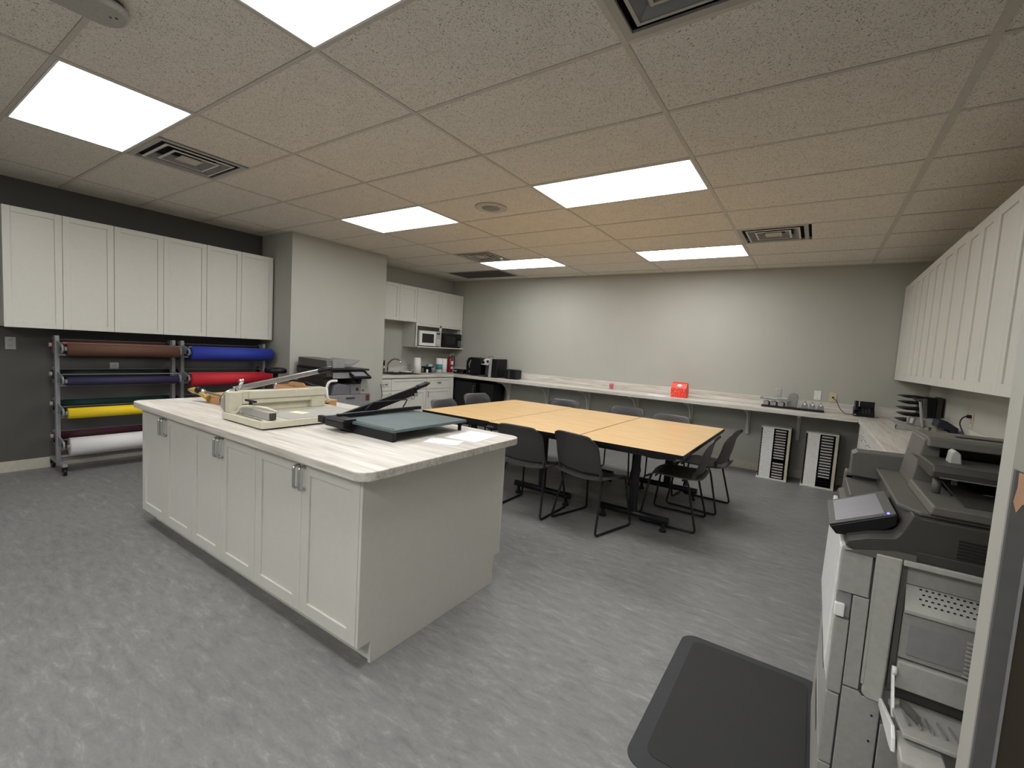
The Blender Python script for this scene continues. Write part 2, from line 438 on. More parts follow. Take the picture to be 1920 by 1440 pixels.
# square diffuser vents
vd = {'a': ('ceiling air vent with white louvres beside the left light panel', .0, (0, 1)), 'b': ('grey ceiling air vent cut by the top edge of the photo', .0, (3, 1)),
      'c': ('dusty ceiling air vent near the back wall at the right', .0, (3, 7)), 'd': ('small-looking ceiling air vent beside the far left light panel', .0, (0, 7))}
for key, (lab, dx, (i, j)) in vd.items():
    x0, y0 = 1.2192 * i + dx, ROW * j; s = ROW
    cx, cy = x0 + s / 2, y0 + s / 2
    t = thing('air_vent', lab, 'air vent', (cx, cy, CH), 'square ceiling vents')
    h = s / 2 - .012
    b = B()
    for q in ((-h, h, -h, -h + .035), (-h, h, h - .035, h), (-h, -h + .035, -h + .035, h - .035), (h - .035, h, -h + .035, h - .035)):
        b.box(cx + q[0], cx + q[1], cy + q[2], cy + q[3], CH - .002, CH + .01)
    vm = 'mgrey2' if key == 'b' else 'tbar'
    part('frame', b, 'lgrey', t)
    b = B(); b.box(cx - h, cx + h, cy - h, cy + h, CH + .044, CH + .049); part('backing', b, 'slot', t)
    for k, (ro, ri) in enumerate(((.215, .160), (.140, .092), (.070, .0))):
        b = B()
        def ring(r0, z0_, r1, z1_):
            O = [(-r0, -r0), (r0, -r0), (r0, r0), (-r0, r0)]; I = [(-r1, -r1), (r1, -r1), (r1, r1), (-r1, r1)]
            vo = [b.bm.verts.new((cx + u, cy + v, CH + z0_)) for u, v in O]
            vi = [b.bm.verts.new((cx + u, cy + v, CH + z1_)) for u, v in I]
            vo2 = [b.bm.verts.new((cx + u, cy + v, CH + z0_ + .003)) for u, v in O]
            vi2 = [b.bm.verts.new((cx + u, cy + v, CH + z1_ + .003)) for u, v in I]
            for q in range(4):
                r = (q + 1) % 4
                b.bm.faces.new((vo[q], vo[r], vi[r], vi[q])); b.bm.faces.new((vo2[r], vo2[q], vi2[q], vi2[r]))
                b.bm.faces.new((vo[r], vo[q], vo2[q], vo2[r])); b.bm.faces.new((vi[q], vi[r], vi2[r], vi2[q]))
        if ri:
            ring(ro, -.004, ri, .034)
            lv = part('louvre', b, 'mgrey2', t)
            b = B(); ring(ro + .012, -.005, ro - .004, -.007); part('louvre_lip', b, 'cab' if key != 'b' else 'lgrey', lv)
        else:
            b.box(cx - ro, cx + ro, cy - ro, cy + ro, CH + .0, CH + .005)
            part('louvre', b, 'tbar' if key != 'b' else 'mgrey2', t)
# grey return grille above the kitchen corner
t = thing('return_grille', 'plain grey return grille in the ceiling above the coffee makers', 'grille', (-.66, 5.80, CH))
b = B(); b.box(-1.19, -.05, 5.50, 6.08, CH - .006, CH - .001); part('grille_panel', b, 'mgrey2', t)
b = B()
for q in range(18): b.box(-1.17, -.07, 5.52 + q * .031, 5.527 + q * .031, CH - .010, CH - .006)
part('fin', b, 'mgrey', t)['kind'] = 'stuff'
# round speaker
t = thing('ceiling_speaker', 'round white ceiling speaker between two light panels', 'speaker', (1.82, 2.76, CH))
b = B(); b.lathe([(.148, 0), (.148, -.006), (.135, -.011), (.085, -.010), (.082, -.003), (.082, 0)], (1.82, 2.76, CH)); part('rim', b, 'tbar', t)
b = B(); b.lathe([(.082, -.003), (.078, -.009), (.04, -.013), (.001, -.014)], (1.82, 2.76, CH)); part('speaker_grille', b, 'mgrey2', t)
# wireless access point near the top left corner
t = thing('wireless_access_point', 'low rounded off-white device fixed under the ceiling, top left', 'access point', (1.90, -.045, CH))
poly = rrect(1.845, 2.015, -.235, .07, .07, 8)
b = B(); b.prism(poly, 'z', CH - .016, CH - .001); part('mount', b, 'dgrey', t)
poly = rrect(1.83, 2.03, -.25, .085, .085, 8)
b = B(); b.prism(poly, 'z', CH - .046, CH - .016); part('housing', b, 'lgrey', t, .012)
b = B(); b.cyl((1.955, .04, CH - .048), (1.955, .04, CH - .0455), .005, 8); b.cyl((1.94, .025, CH - .048), (1.94, .025, CH - .0455), .004, 8); part('status_lights', b, 'dgrey', t)

# ------------------------------------------------------------------ cabinets
def shaker(b, axis, sgn, face, u0, u1, z0, z1, st=.062, th=.019, rec=.009):
    """door leaf whose outer surface lies at `face`, normal sgn*axis; u runs along the other horizontal axis"""
    def bx(a, c, e, f, d0, d1):
        p, q = sorted((face - sgn * d0, face - sgn * d1))
        if axis == 'x': b.box(p, q, a, c, e, f)
        else: b.box(a, c, p, q, e, f)
    bx(u0, u0 + st, z0, z1, 0, th); bx(u1 - st, u1, z0, z1, 0, th)
    bx(u0 + st, u1 - st, z0, z0 + st, 0, th); bx(u0 + st, u1 - st, z1 - st, z1, 0, th)
    bx(u0 + st, u1 - st, z0 + st, z1 - st, rec, th - .001)
    return b
def pull(b, axis, sgn, face, u, z, L=.10, vert=True, r=.0055, out=.03):
    def P(d, uu, zz):
        return (face + sgn * d, uu, zz) if axis == 'x' else (uu, face + sgn * d, zz)
    if vert: pts = [P(0, u, z - L / 2), P(out, u, z - L / 2), P(out, u, z + L / 2), P(0, u, z + L / 2)]
    else: pts = [P(0, u - L / 2, z), P(out, u - L / 2, z), P(out, u + L / 2, z), P(0, u + L / 2, z)]
    b.tube(fillet(pts, .014, 4), r, 8); return b

# island: three two-door units, an end panel and one worktop
bounds = [.375, 1.212, 1.997, 2.868]
names = ['far-left of the island, under the wooden trimmer', 'middle of the island, under the cream guillotine', 'near-right of the island, under the black trimmer']
for k in range(3):
    x0, x1 = bounds[k] + .001, bounds[k + 1] - .001
    t = thing('island_cabinet', 'off-white two-door base cabinet at the ' + names[k], 'cabinet', ((x0 + x1) / 2, 1.13, 0), 'island base cabinets')
    b = B(); b.box(x0, x1, .62, 1.645, .10, .870); part('body', b, 'cab', t)
    b = B(); b.box(x0, x1, .685, 1.59, 0, .10); part('toe_kick', b, 'cab', t)
    mid = (x0 + x1) / 2
    for s, (a, c) in enumerate(((x0 + .001, mid - .0012), (mid + .0012, x1 - .001))):
        b = B(); shaker(b, 'y', -1, .60, a, c, .105, .862); d = part('door', b, 'cab', t, .0015)
        hx = c - .022 if s == 0 else a + .022
        b = B(); pull(b, 'y', -1, .60, hx, .783, .108, True, .0075, .03); part('handle', b, 'chrome', d)
t = thing('end_panel', 'plain off-white end panel closing the near end of the island', 'panel', (2.876, 1.13, 0))
b = B(); b.prism([(.672, 0), (1.60, 0), (1.60, .175), (1.66, .175), (1.66, .872), (.60, .872), (.60, .105), (.672, .105)], 'x', 2.869, 2.886); part('board', b, 'cab', t, .001)
b = B(); b.box(2.869, 2.889, 1.645, 1.662, .175, .872); part('edge_strip', b, 'cab', t, .002)
t = thing('island_worktop', 'streaky whitewashed laminate worktop with rounded corners on the island', 'worktop', (1.63, 1.11, .872))
b = B(); b.prism(rrect(.33, 2.955, .545, 1.735, .07, 8), 'z', .873, .915); part('slab', b, 'lamx', t, .004)

# left wall cabinets
yb = [.185, .565, .94, 1.355, 1.772, 2.15, 2.54]
labs = ['left-hand white wall cabinet above the brown and navy paper rolls', 'middle white wall cabinet above the gap between the paper racks', 'right-hand white wall cabinet beside the pier, above the blue roll']
for k in range(3):
    a, m_, c = yb[2 * k], yb[2 * k + 1], yb[2 * k + 2]
    t = thing('wall_cabinet', labs[k], 'cabinet', (XL + .17, (a + c) / 2, 1.38), 'wall cabinets over the paper racks')
    b = B(); b.box(XL + .004, -1.511, a + .001, c - .001, 1.385, 2.43); part('body', b, 'cab', t)
    for p, q in ((a + .002, m_ - .0015), (m_ + .0015, c - .002)):
        b = B(); shaker(b, 'x', 1, -1.49, p, q, 1.38, 2.432, .05); part('door', b, 'cab', t, .0015)
# kitchen wall cabinets with microwave shelf
t = thing('kitchen_wall_cabinet', 'two-door white wall cabinet over the sink, beside the pier', 'cabinet', (XL + .17, 4.7, 1.82), 'kitchen wall cabinets')
b = B(); b.box(XL, -1.515, 4.28, 5.09, 1.822, 2.43); part('body', b, 'cab', t)
for p, q in ((4.282, 4.685), (4.688, 5.088)):
    b = B(); shaker(b, 'x', 1, -1.495, p, q, 1.82, 2.43, .055); part('door', b, 'cab', t, .0015)
b = B(); b.box(XL, -1.50, 4.055, 4.279, 1.82, 2.43); solo('filler_panel', 'narrow white filler between the pier and the sink wall cabinet', 'panel', b, 'cab', (-1.66, 4.16, 1.82))
t = thing('microwave_cabinet', 'tall white wall cabinet in the corner with open microwave shelf', 'cabinet', (XL + .17, 5.72, 1.36), 'kitchen wall cabinets')
b = B()
b.box(XL, -1.515, 5.092, 6.34, 1.805, 2.43)
b.box(XL, -1.50, 5.092, 5.115, 1.40, 1.805); b.box(XL, -1.50, 6.315, 6.34, 1.40, 1.805); b.box(XL, XL + .01, 5.115, 6.315, 1.40, 1.805)
part('body', b, 'cab', t)
b = B(); b.box(-1.513, -1.495, 5.70, 5.745, 1.40, 1.80); b.box(-1.513, -1.495, 5.092, 5.125, 1.40, 1.80); b.box(-1.513, -1.495, 6.305, 6.34, 1.40, 1.80); b.box(-1.513, -1.495, 5.125, 6.305, 1.765, 1.80); part('face_frame', b, 'cab', t, .001)
b = B(); b.box(XL, -1.44, 5.092, 6.34, 1.382, 1.402); part('shelf', b, 'cab', t, .002)
for p, q in ((5.094, 5.70), (5.703, 6.338)):
    b = B(); shaker(b, 'x', 1, -1.495, p, q, 1.802, 2.43, .055); part('door', b, 'cab', t, .0015)
def microwave(y0, y1, lab, mb, mw, md, z1):
    t = thing('microwave_oven', lab, 'microwave', (-1.62, (y0 + y1) / 2, 1.403), 'microwaves on the open shelf')
    b = B(); b.box(-1.79, -1.475, y0, y1, 1.412, z1); part('body', b, mb, t, .006)
    b = B(); b.box(-1.474, -1.455, y0 + .005, y1 - .125, 1.418, z1 - .006); dd = part('door', b, mw, t, .004)
    b = B(); b.box(-1.4549, -1.4515, y0 + .065, y1 - .185, 1.47, z1 - .055); part('window', b, 'dscreen', dd)
    b = B(); b.box(-1.474, -1.458, y1 - .12, y1 - .005, 1.418, z1 - .006); cp = part('control_panel', b, md, t, .003)
    b = B(); b.box(-1.4579, -1.4555, y1 - .105, y1 - .02, z1 - .055, z1 - .03); part('display', b, 'dscreen', cp)
    b = B()
    for r in range(4):
        for c in range(3): b.box(-1.4579, -1.455, y1 - .103 + c * .03, y1 - .082 + c * .03, 1.435 + r * .03, 1.452 + r * .03)
    part('buttons', b, mw if mw != md else 'mgrey2', cp)
    for yy in (y0 + .04, y1 - .04):
        for xx in (-1.75, -1.50):
            b = B(); b.cyl((xx, yy, 1.402), (xx, yy, 1.412), .012, 8); part('foot', b, 'black', t)
microwave(5.145, 5.69, 'white microwave oven on the left half of the open shelf', 'lgrey', 'white', 'lgrey', 1.69)
microwave(5.76, 6.295, 'black microwave oven on the right half of the open shelf', 'black', 'black', 'black', 1.675)

# kitchen base cabinets
def cup(b, y, z):
    pts = [(-1.205, y - .05, z + .01), (-1.185, y - .035, z - .008), (-1.18, y, z - .014), (-1.185, y + .035, z - .008), (-1.205, y + .05, z + .01)]
    b.tube(pts, .006, 6); b.tube([(-1.203, y - .05, z + .01), (-1.203, y + .05, z + .01)], .005, 6)
for k, (a, c, lab, wide) in enumerate(((4.055, 4.325, 'narrow white base cabinet beside the pier in the kitchen corner', 0), (4.328, 5.115, 'wide white sink base cabinet in the kitchen corner', 1), (5.118, 5.74, 'white base cabinet with one drawer right of the sink', 0))):
    t = thing('kitchen_base_cabinet', lab, 'cabinet', (-1.5, (a + c) / 2, 0), 'kitchen base cabinets')
    b = B(); b.box(XL + .004, -1.225, a, c, .10, .862); part('body', b, 'cab', t)
    b = B(); b.box(XL + .004, -1.29, a, c, 0, .10); part('toe_kick', b, 'cab', t)
    b = B(); shaker(b, 'x', 1, -1.205, a + .003, c - .003, .665, .855, .045); d = part('drawer', b, 'cab', t, .0015)
    if not wide: b = B(); cup(b, (a + c) / 2, .765); part('pull', b, 'steel', d)
    if wide:
        for s, (p, q) in enumerate(((a + .003, (a + c) / 2 - .0015), ((a + c) / 2 + .0015, c - .003))):
            b = B(); shaker(b, 'x', 1, -1.205, p, q, .105, .658, .055); d = part('door', b, 'cab', t, .0015)
            b = B(); pull(b, 'x', 1, -1.205, q - .03 if s == 0 else p + .03, .57, .10); part('handle', b, 'steel', d)
    else:
        b = B(); shaker(b, 'x', 1, -1.205, a + .003, c - .003, .105, .658, .055); d = part('door', b, 'cab', t, .0015)
        b = B(); pull(b, 'x', 1, -1.205, c - .03 if k == 0 else a + .03, .57, .10); part('handle', b, 'steel', d)
b = B(); b.box(XL, -1.205, 5.742, 5.83, 0, .863); solo('filler_panel', 'white upright panel between the kitchen drawers and the black fridge', 'panel', b, 'cab', (-1.5, 5.79, 0), bev=.002)

# right run: base cabinets under the counter
rb = [.98, 1.75, 2.5, 3.25, 4.0, 4.75, 5.45]
rl = ['hidden behind the copier nearest the near wall', 'behind the large copier, second from the near wall', 'behind the large copier, third from the near wall', 'third from the back corner', 'second from the back corner', 'with small pulls nearest the back corner']
for k in range(1, 6):
    a, c = rb[k], rb[k + 1]
    t = thing('counter_base_cabinet', 'white base cabinet under the right-hand counter, ' + rl[k], 'cabinet', (5.22, (a + c) / 2, 0), 'base cabinets under the right counter')
    b = B(); b.box(4.925, XR - .004, a + .001, c - .001, .10, .862); part('body', b, 'cab', t)
    b = B(); b.box(4.99, XR - .004, a + .001, c - .001, 0, .10); part('toe_kick', b, 'cab', t)
    m_ = (a + c) / 2
    for p, q in ((a + .003, m_ - .0015), (m_ + .0015, c - .003)):
        b = B(); shaker(b, 'x', -1, 4.905, p, q, .69, .855, .045); d = part('drawer', b, 'cab', t, .0015)
        b = B(); pull(b, 'x', -1, 4.905, (p + q) / 2, .775, .09, False); part('pull', b, 'chrome', d)
        b = B(); shaker(b, 'x', -1, 4.905, p, q, .105, .683, .055); d = part('door', b, 'cab', t, .0015)
        b = B(); pull(b, 'x', -1, 4.905, (q - .03) if p < m_ - .1 else (p + .03), .59, .10); part('handle', b, 'chrome', d)
b = B(); b.box(4.905, XR, 5.452, 5.80, 0, .863); solo('filler_panel', 'white end panel of the right-hand cabinets facing the label rack', 'panel', b, 'cab', (5.2, 5.62, 0), bev=.002)

# right wall cabinets: eight doors
ub = [1.62, 2.30, 3.09, 3.70, 4.42, 5.05, 5.66, 6.34]
ulabs = ['at the near end, cut by the near wall', 'nearest the viewer, beside the near wall', 'third from the near wall', 'fourth from the near wall', 'third from the back corner', 'second from the back corner', 'against the back wall']
for k in range(1, 7):
    a, c = ub[k], ub[k + 1]; top = 2.45 if k >= 3 else 2.435
    t = thing('right_wall_cabinet', 'tall white wall cabinet on the right wall, ' + ulabs[k], 'cabinet', (5.38, (a + c) / 2, 1.38), 'wall cabinets on the right wall')
    b = B(); b.box(5.232, XR, a + .001, c - .001, 1.378, top); part('body', b, 'cab', t)
    m_ = (a + c) / 2
    for p, q in ((a + .002, m_ - .0015), (m_ + .0015, c - .002)):
        b = B(); shaker(b, 'x', -1, 5.212, p, q, 1.374, top + .003, .062); part('door', b, 'cab', t, .0015)

# counter that runs round three walls
t = thing('wraparound_counter', 'streaky whitewashed laminate counter along the kitchen, back and right walls', 'worktop', (0, 6.1, .865))
b = B(); b.prism([(XL + .003, 4.053), (-1.185, 4.053), (-1.185, 5.80), (XL + .003, 5.80)], 'z', .865, .915)
part('counter_slab', b, 'lamy', t, .004)
b = B(); b.box(XL + .003, 4.885, 5.80, YB - .003, .865, .915); part('counter_slab', b, 'lamx', t, .004)
b = B(); b.box(4.885, XR - .003, 1.73, YB - .003, .865, .915); part('counter_slab', b, 'lamy', t, .004)
b = B(); b.box(XL + .003, XR - .003, YB - .023, YB - .003, .916, 1.03); part('backsplash', b, 'lamx', t, .003)
b = B(); b.box(XR - .023, XR - .003, 1.73, YB - .021, .916, 1.03); part('backsplash', b, 'lamy', t, .003)
b = B(); b.box(XL + .003, XL + .022, 4.055, YB - .021, .916, 1.02); part('backsplash', b, 'lamy', t, .003)
# brackets
bl = ['first counter bracket right of the black fridge', 'second counter bracket right of the black fridge', 'counter bracket behind the gap between the left and middle tables', 'counter bracket behind the middle table', 'counter bracket behind the near-right table', 'counter bracket just left of the label racks', 'counter bracket behind the left label rack']
for x, lab in zip((-.25, .57, 1.35, 2.17, 2.98, 3.73, 4.316), bl):
    t = thing('counter_bracket', lab, 'bracket', (x, 6.3, .5), 'brackets under the back counter')
    b = B(); b.box(x - .022, x + .022, 6.29, 6.358, .50, .864); part('upright', b, 'cab', t, .003)
    b = B(); b.box(x - .022, x + .022, 5.93, 6.29, .835, .864); part('arm', b, 'cab', t, .003)
    pts = [(6.29, .835), (5.97, .835)]
    for q in range(9):
        a = q / 8 * PI / 2; pts.append((5.97 + .30 * math.sin(a), .825 - .30 * (1 - math.cos(a))))
    pts.append((6.29, .525))
    b = B(); b.prism(pts, 'x', x - .009, x + .009); part('gusset', b, 'cab', t)

# ------------------------------------------------------------------ tables and chairs
def make_table(x0, x1, y0, y1, lab):
    t = thing('conference_table', lab, 'table', ((x0 + x1) / 2, (y0 + y1) / 2, 0), 'maple tables pushed together')
    b = B(); b.box(x0 + .003, x1 - .003, y0 + .003, y1 - .003, .712, .740); part('tabletop', b, 'maple', t, .002)
    b = B()
    for q in ((x0, x1, y0, y0 + .0029), (x0, x1, y1 - .0029, y1), (x0, x0 + .0029, y0 + .003, y1 - .003), (x1 - .0029, x1, y0 + .003, y1 - .003)):
        b.box(q[0], q[1], q[2], q[3], .706, .7385)
    part('edge_band', b, 'black', t)
    cx = (x0 + x1) / 2
    b = B(); b.box(cx - .025, cx + .025, y0 + .3, y1 - .3, .665, .705); b.box(x0 + .06, x1 - .06, y0 + .02, y0 + .05, .682, .711); b.box(x0 + .06, x1 - .06, y1 - .05, y1 - .02, .682, .711)
    part('under_frame', b, 'blackm', t)
    for yy in (y0 + .34, y1 - .38):
        b = B(); b.prism(rrect(cx - .037, cx + .037, yy - .024, yy + .024, .02, 4), 'z', .10, .705); part('column', b, 'blackm', t)
        b = B(); b.box(cx - .30, cx + .30, yy - .11, yy + .11, .697, .7115); part('mounting_plate', b, 'blackm', t)
        b = B(); b.tube([(cx - .31, yy, .095), (cx + .31, yy, .095)], .030, 12); ft = part('foot_bar', b, 'blackm', t)
        for xx in (cx - .27, cx + .27):
            b = B(); b.lathe([(.032, 0), (.032, .012), (.018, .022), (.014, .075)], (xx, yy, 0), 12); part('leveller', b, 'rubber', ft)
make_table(.925, 1.838, 2.905, 4.72, 'maple-topped table at the left end, nearest the kitchen')
make_table(1.842, 2.757, 2.875, 4.70, 'maple-topped table in the middle of the row of three')
make_table(2.761, 3.676, 2.875, 4.70, 'maple-topped table at the right end with two chairs at its end')

def make_chair():
    t = thing('stacking_chair', 'x', 'chair')
    # sled base, one closed side loop each, plus cross bars
    for s in (-1, 1):
        pts = [(s * .205, .16, .435), (s * .205, .175, .40), (s * .245, .235, .011), (s * .245, -.245, .011), (s * .205, -.15, .40), (s * .205, -.13, .435)]
        b = B(); b.tube(fillet(pts, .035, 5), .0095, 8); part('leg_frame', b, 'blackm', t)
    b = B(); b.tube([(-.205, .13, .425), (.205, .13, .425)], .008, 8); b.tube([(-.205, -.10, .425), (.205, -.10, .425)], .008, 8); part('cross_bar', b, 'blackm', t)
    def seat(u, v):
        x = (u - .5) * 2
        hw = .232 - .02 * v ** 3
        y = -.245 + .475 * v
        z = .440 - .014 * math.cos(x * PI / 2) + .01 * (abs(x) ** 3)
        if v > .75: z -= .055 * ((v - .75) / .25) ** 2
        if v < .25: z += .016 * ((.25 - v) / .25) ** 2
        if v > .9: hw -= .03 * ((v - .9) / .1) ** 2
        return (x * hw, y, z)
    b = B(); b.grid(seat, 14, 14, .009); part('seat', b, 'chair', t)
    def back(u, v):
        x = (u - .5) * 2
        hw = .238 - .008 * v
        if v > .72: hw -= .030 * ((v - .72) / .28) ** 4
        zb = .484 + .010 * abs(x) ** 2
        zt = .805 - .022 * abs(x) ** 9
        z = zb + (zt - zb) * v
        y = -.228 - .055 * v - .055 * max(0, (v - .6) / .4) ** 2 * (.35 + .65 * abs(x) ** 2) + .035 * abs(x) ** 2.2 * (1 - .35 * v) - .012 * math.sin(v * PI)
        return (x * hw, y, z)
    b = B(); b.grid(back, 16, 16, .008); part('backrest', b, 'chair', t)
    b = B()
    for s in (-1, 1): b.beam((s * .222, -.192, .452), (s * .224, -.198, .52), .012, .03, (0, 1, 0))
    part('back_support', b, 'chair', t)
    return t
chair0 = make_chair()
seats = [((2.35, 2.93), 0, 'dark grey chair on the near side, partly hidden by the island end'),
         ((2.93, 2.99), -.27, 'dark grey chair on the near side between middle and right tables, angled'),
         ((3.475, 3.575), PI / 2 + .02, 'dark grey chair at the right table end, nearer the viewer'),
         ((3.56, 4.22), PI / 2 - .09, 'dark grey chair at the right table end, nearer the back wall'),
         ((1.60, 4.67), PI, 'grey chair at the far side behind the left table'),
         ((2.48, 4.73), PI + .02, 'grey chair at the far side behind the middle table'),
         ((3.07, 4.50), PI - .08, 'grey chair at the far side behind the right table'),
         ((1.02, 3.46), -PI / 2 + .04, 'grey chair at the left table end, right beside the trimmer arm'),
         ((.80, 4.30), -PI / 2 - .22, 'grey chair at the left table end, in front of the black fridge')]
for k, ((x, y), rz, lab) in enumerate(seats):
    if k == 0:
        chair0.location = (x, y, 0); chair0.rotation_euler = (0, 0, rz); chair0['label'] = lab; chair0['group'] = 'chairs round the tables'
    else:
        dup(chair0, (x, y, 0), rz, lab)

# ------------------------------------------------------------------ paper roll racks on the left wall
def rack(y0, y1, lab, levels):
    t = thing('paper_roll_rack', lab, 'rack', (-1.56, (y0 + y1) / 2, 0), 'rolling paper racks')
    for y in (y0 + .03, y1 - .03):
        b = B(); b.box(-1.60, -1.55, y - .016, y + .016, .09, 1.32); part('post', b, 'rackm', t, .002)
        b = B(); b.box(-1.795, -1.34, y - .018, y + .018, .085, .115); ft = part('foot', b, 'rackm', t, .002)
        for xx in (-1.775, -1.36):
            b = B(); b.cyl((xx, y - .012, .036), (xx, y + .012, .036), .035, 14); b.box(xx - .012, xx + .012, y - .02, y + .02, .045, .085); part('caster', b, 'black', ft)
        for z in levels:
            b = B()
            b.lathe([(.047, -.006), (.085, -.006), (.085, .006), (.047, .006), (.047, -.006)], (-1.68, y, z + .03), 18, 'y')
            b.lathe([(.020, -.006), (.045, -.006), (.045, .006), (.020, .006), (.020, -.006)], (-1.40, y, z), 16, 'y')
            b.prism([(-1.62, z + .085), (-1.385, z + .042), (-1.375, z + .02), (-1.43, z - .025), (-1.62, z - .03), (-1.595, z + .03)], 'y', y - .005, y + .005)
            part('end_bracket', b, 'rackm', t)
    for z in levels:
        b = B(); b.box(-1.405, -1.375, y0 + .03, y1 - .03, z + .055, z + .062); part('cutter_bar', b, 'chrome', t)
        b = B(); b.box(-1.735, -1.705, y0 + .03, y1 - .03, z + .078, z + .085); part('cutter_bar', b, 'rackm', t)
        b = B(); b.tube([(-1.50, y0 + .03, z - .06), (-1.50, y1 - .03, z - .06)], .010, 8); part('tie_rod', b, 'rackm', t)
    b = B(); b.box(-1.59, -1.56, y0 + .03, y1 - .03, .10, .13); part('bottom_rail', b, 'rackm', t)
L4 = [1.20, .905, .60, .285]
rack(.50, 1.50, 'grey four-tier paper roll rack left of the gap, yellow roll on it', L4)
rack(1.525, 2.50, 'grey paper roll rack next to the pier, blue and red rolls on it', L4)
def roll(name, lab, y0, y1, x, z, r, col, core=.028):
    t = thing('paper_roll', lab, 'paper roll', (x, (y0 + y1) / 2, z), 'kraft paper rolls on the racks')
    n = 28; b = B(); b.lathe([(core, 0), (r, 0), (r, y1 - y0), (core, y1 - y0), (core, y1 - y0 - .01)], (x, y0, z), n, 'y'); part('paper', b, roll_mat('paper_' + name, col), t)
    b = B(); b.tube([(x, y0 - .018, z), (x, y1 + .018, z)], .020, 12); part('core_rod', b, 'lgrey', t)
roll('brown', 'thick brown paper roll, top front of the left rack', .565, 1.455, -1.40, 1.20, .065, (.115, .050, .027))
roll('navy', 'thin dark navy paper roll, second tier front of the left rack', .565, 1.455, -1.40, .895, .042, (.022, .017, .060))
roll('yellow', 'bright yellow paper roll on the left rack', .565, 1.455, -1.40, .59, .052, (.85, .60, .008))
roll('white', 'thick white paper roll, bottom front of the left rack', .575, 1.455, -1.40, .268, .083, (.70, .69, .70))
roll('blue', 'thick blue paper roll, top front of the right rack', 1.58, 2.475, -1.40, 1.19, .078, (.016, .035, .33))
roll('red', 'thick red paper roll, second tier front of the right rack', 1.58, 2.475, -1.40, .895, .076, (.56, .014, .028))
roll('rust', 'rust-coloured paper roll, top back of the left rack', .515, 1.485, -1.68, 1.225, .045, (.20, .035, .025))
roll('blackgreen', 'black-green paper roll, second tier back of the left rack', .515, 1.485, -1.68, .945, .042, (.012, .022, .020))
roll('green', 'dark green paper roll behind the yellow one', .515, 1.485, -1.68, .655, .035, (.010, .055, .050))
roll('maroon', 'maroon paper roll behind the white one', .515, 1.485, -1.68, .335, .040, (.09, .022, .038))
roll('charcoal', 'black paper roll, top back of the right rack', 1.58, 2.475, -1.68, 1.225, .05, (.02, .02, .025))
roll('purple', 'dark roll, third tier front of the right rack', 1.58, 2.475, -1.40, .59, .05, (.05, .03, .04))
# switch plate on the charcoal wall
def plate(lab, c, axis, sgn, mat='white', kind='outlet', w_=.075, h_=.118):
    t = thing('wall_plate', lab, 'wall plate', c)
    x, y, z = c
    def bx(b, u0, u1, z0, z1, d0, d1):
        if axis == 'x': p, q = sorted((x + sgn * d0, x + sgn * d1)); b.box(p, q, y + u0, y + u1, z + z0, z + z1)
        else: p, q = sorted((y + sgn * d0, y + sgn * d1)); b.box(x + u0, x + u1, p, q, z + z0, z + z1)
    b = B(); bx(b, -w_ / 2, w_ / 2, -h_ / 2, h_ / 2, .0005, .006); part('plate', b, mat, t, .002)
    if kind == 'outlet':
        for dz in (-.026, .026):
            b = B(); bx(b, -.017, .017, dz - .015, dz + .015, .006, .0085); s = part('socket', b, mat, t, .002)
            b = B(); bx(b, -.009, -.006, dz - .004, dz + .008, .0085, .0092); bx(b, .006, .009, dz - .004, dz + .008, .0085, .0092); part('slots', b, 'slot', s)
    elif kind == 'blank':
        b = B(); bx(b, -.003, .003, -.045, -.039, .006, .007); bx(b, -.003, .003, .039, .045, .006, .007); part('screws', b, 'steel', t)
    elif kind == 'jack':
        b = B(); bx(b, -.010, .010, -.012, .008, .006, .010); part('jack', b, 'slot', t)
    return t
plate('pale switch plate on the charcoal wall at far left', (XL + .004, .268, 1.225), 'x', 1, 'lgrey', 'outlet', .07, .115)
plate('small grey outlet on the charcoal wall behind the brown paper roll', (XL + .004, 1.02, .99), 'x', 1, 'lgrey', 'outlet')
plate('steel-framed outlet on the back wall above the desk tray', (4.045, YB, 1.093), 'y', -1, 'chrome', 'outlet')
plate('blank white plate on the back wall between two outlets', (4.482, YB, 1.105), 'y', -1, 'white', 'blank')
pj = plate('ivory phone jack plate on the back wall left of the phone', (4.645, YB, 1.098), 'y', -1, 'toggle', 'jack')
plate('outlet on the right wall with a black plug in it', (XR, 4.57, 1.11), 'x', -1, 'toggle', 'outlet')
# bar stool between rack and pier
t = thing('round_stool', 'black-seated stool with chrome legs between red roll and pier', 'stool', (-1.02, 2.34, 0))
b = B(); b.lathe([(.07, .985), (.115, .99), (.125, 1.01), (.123, 1.035), (.105, 1.05), (.01, 1.052)], (-1.02, 2.34, 0)); part('seat', b, 'black', t)
b = B(); b.cyl((-1.02, 2.34, .05), (-1.02, 2.34, .985), .028, 14); part('column', b, 'chrome', t)
b = B(); b.lathe([(.17, 0), (.17, .015), (.05, .04), (.03, .06)], (-1.02, 2.34, 0)); part('base', b, 'chrome', t)
b = B(); b.tube([(-1.02 + .10 * math.cos(a * PI / 10), 2.34 + .10 * math.sin(a * PI / 10), .35) for a in range(20)], .009, 6, True); b.beam((-1.12, 2.34, .35), (-.92, 2.34, .35), .014, .014); part('foot_ring', b, 'chrome', t)

# ------------------------------------------------------------------ things on the island
Z = .9155
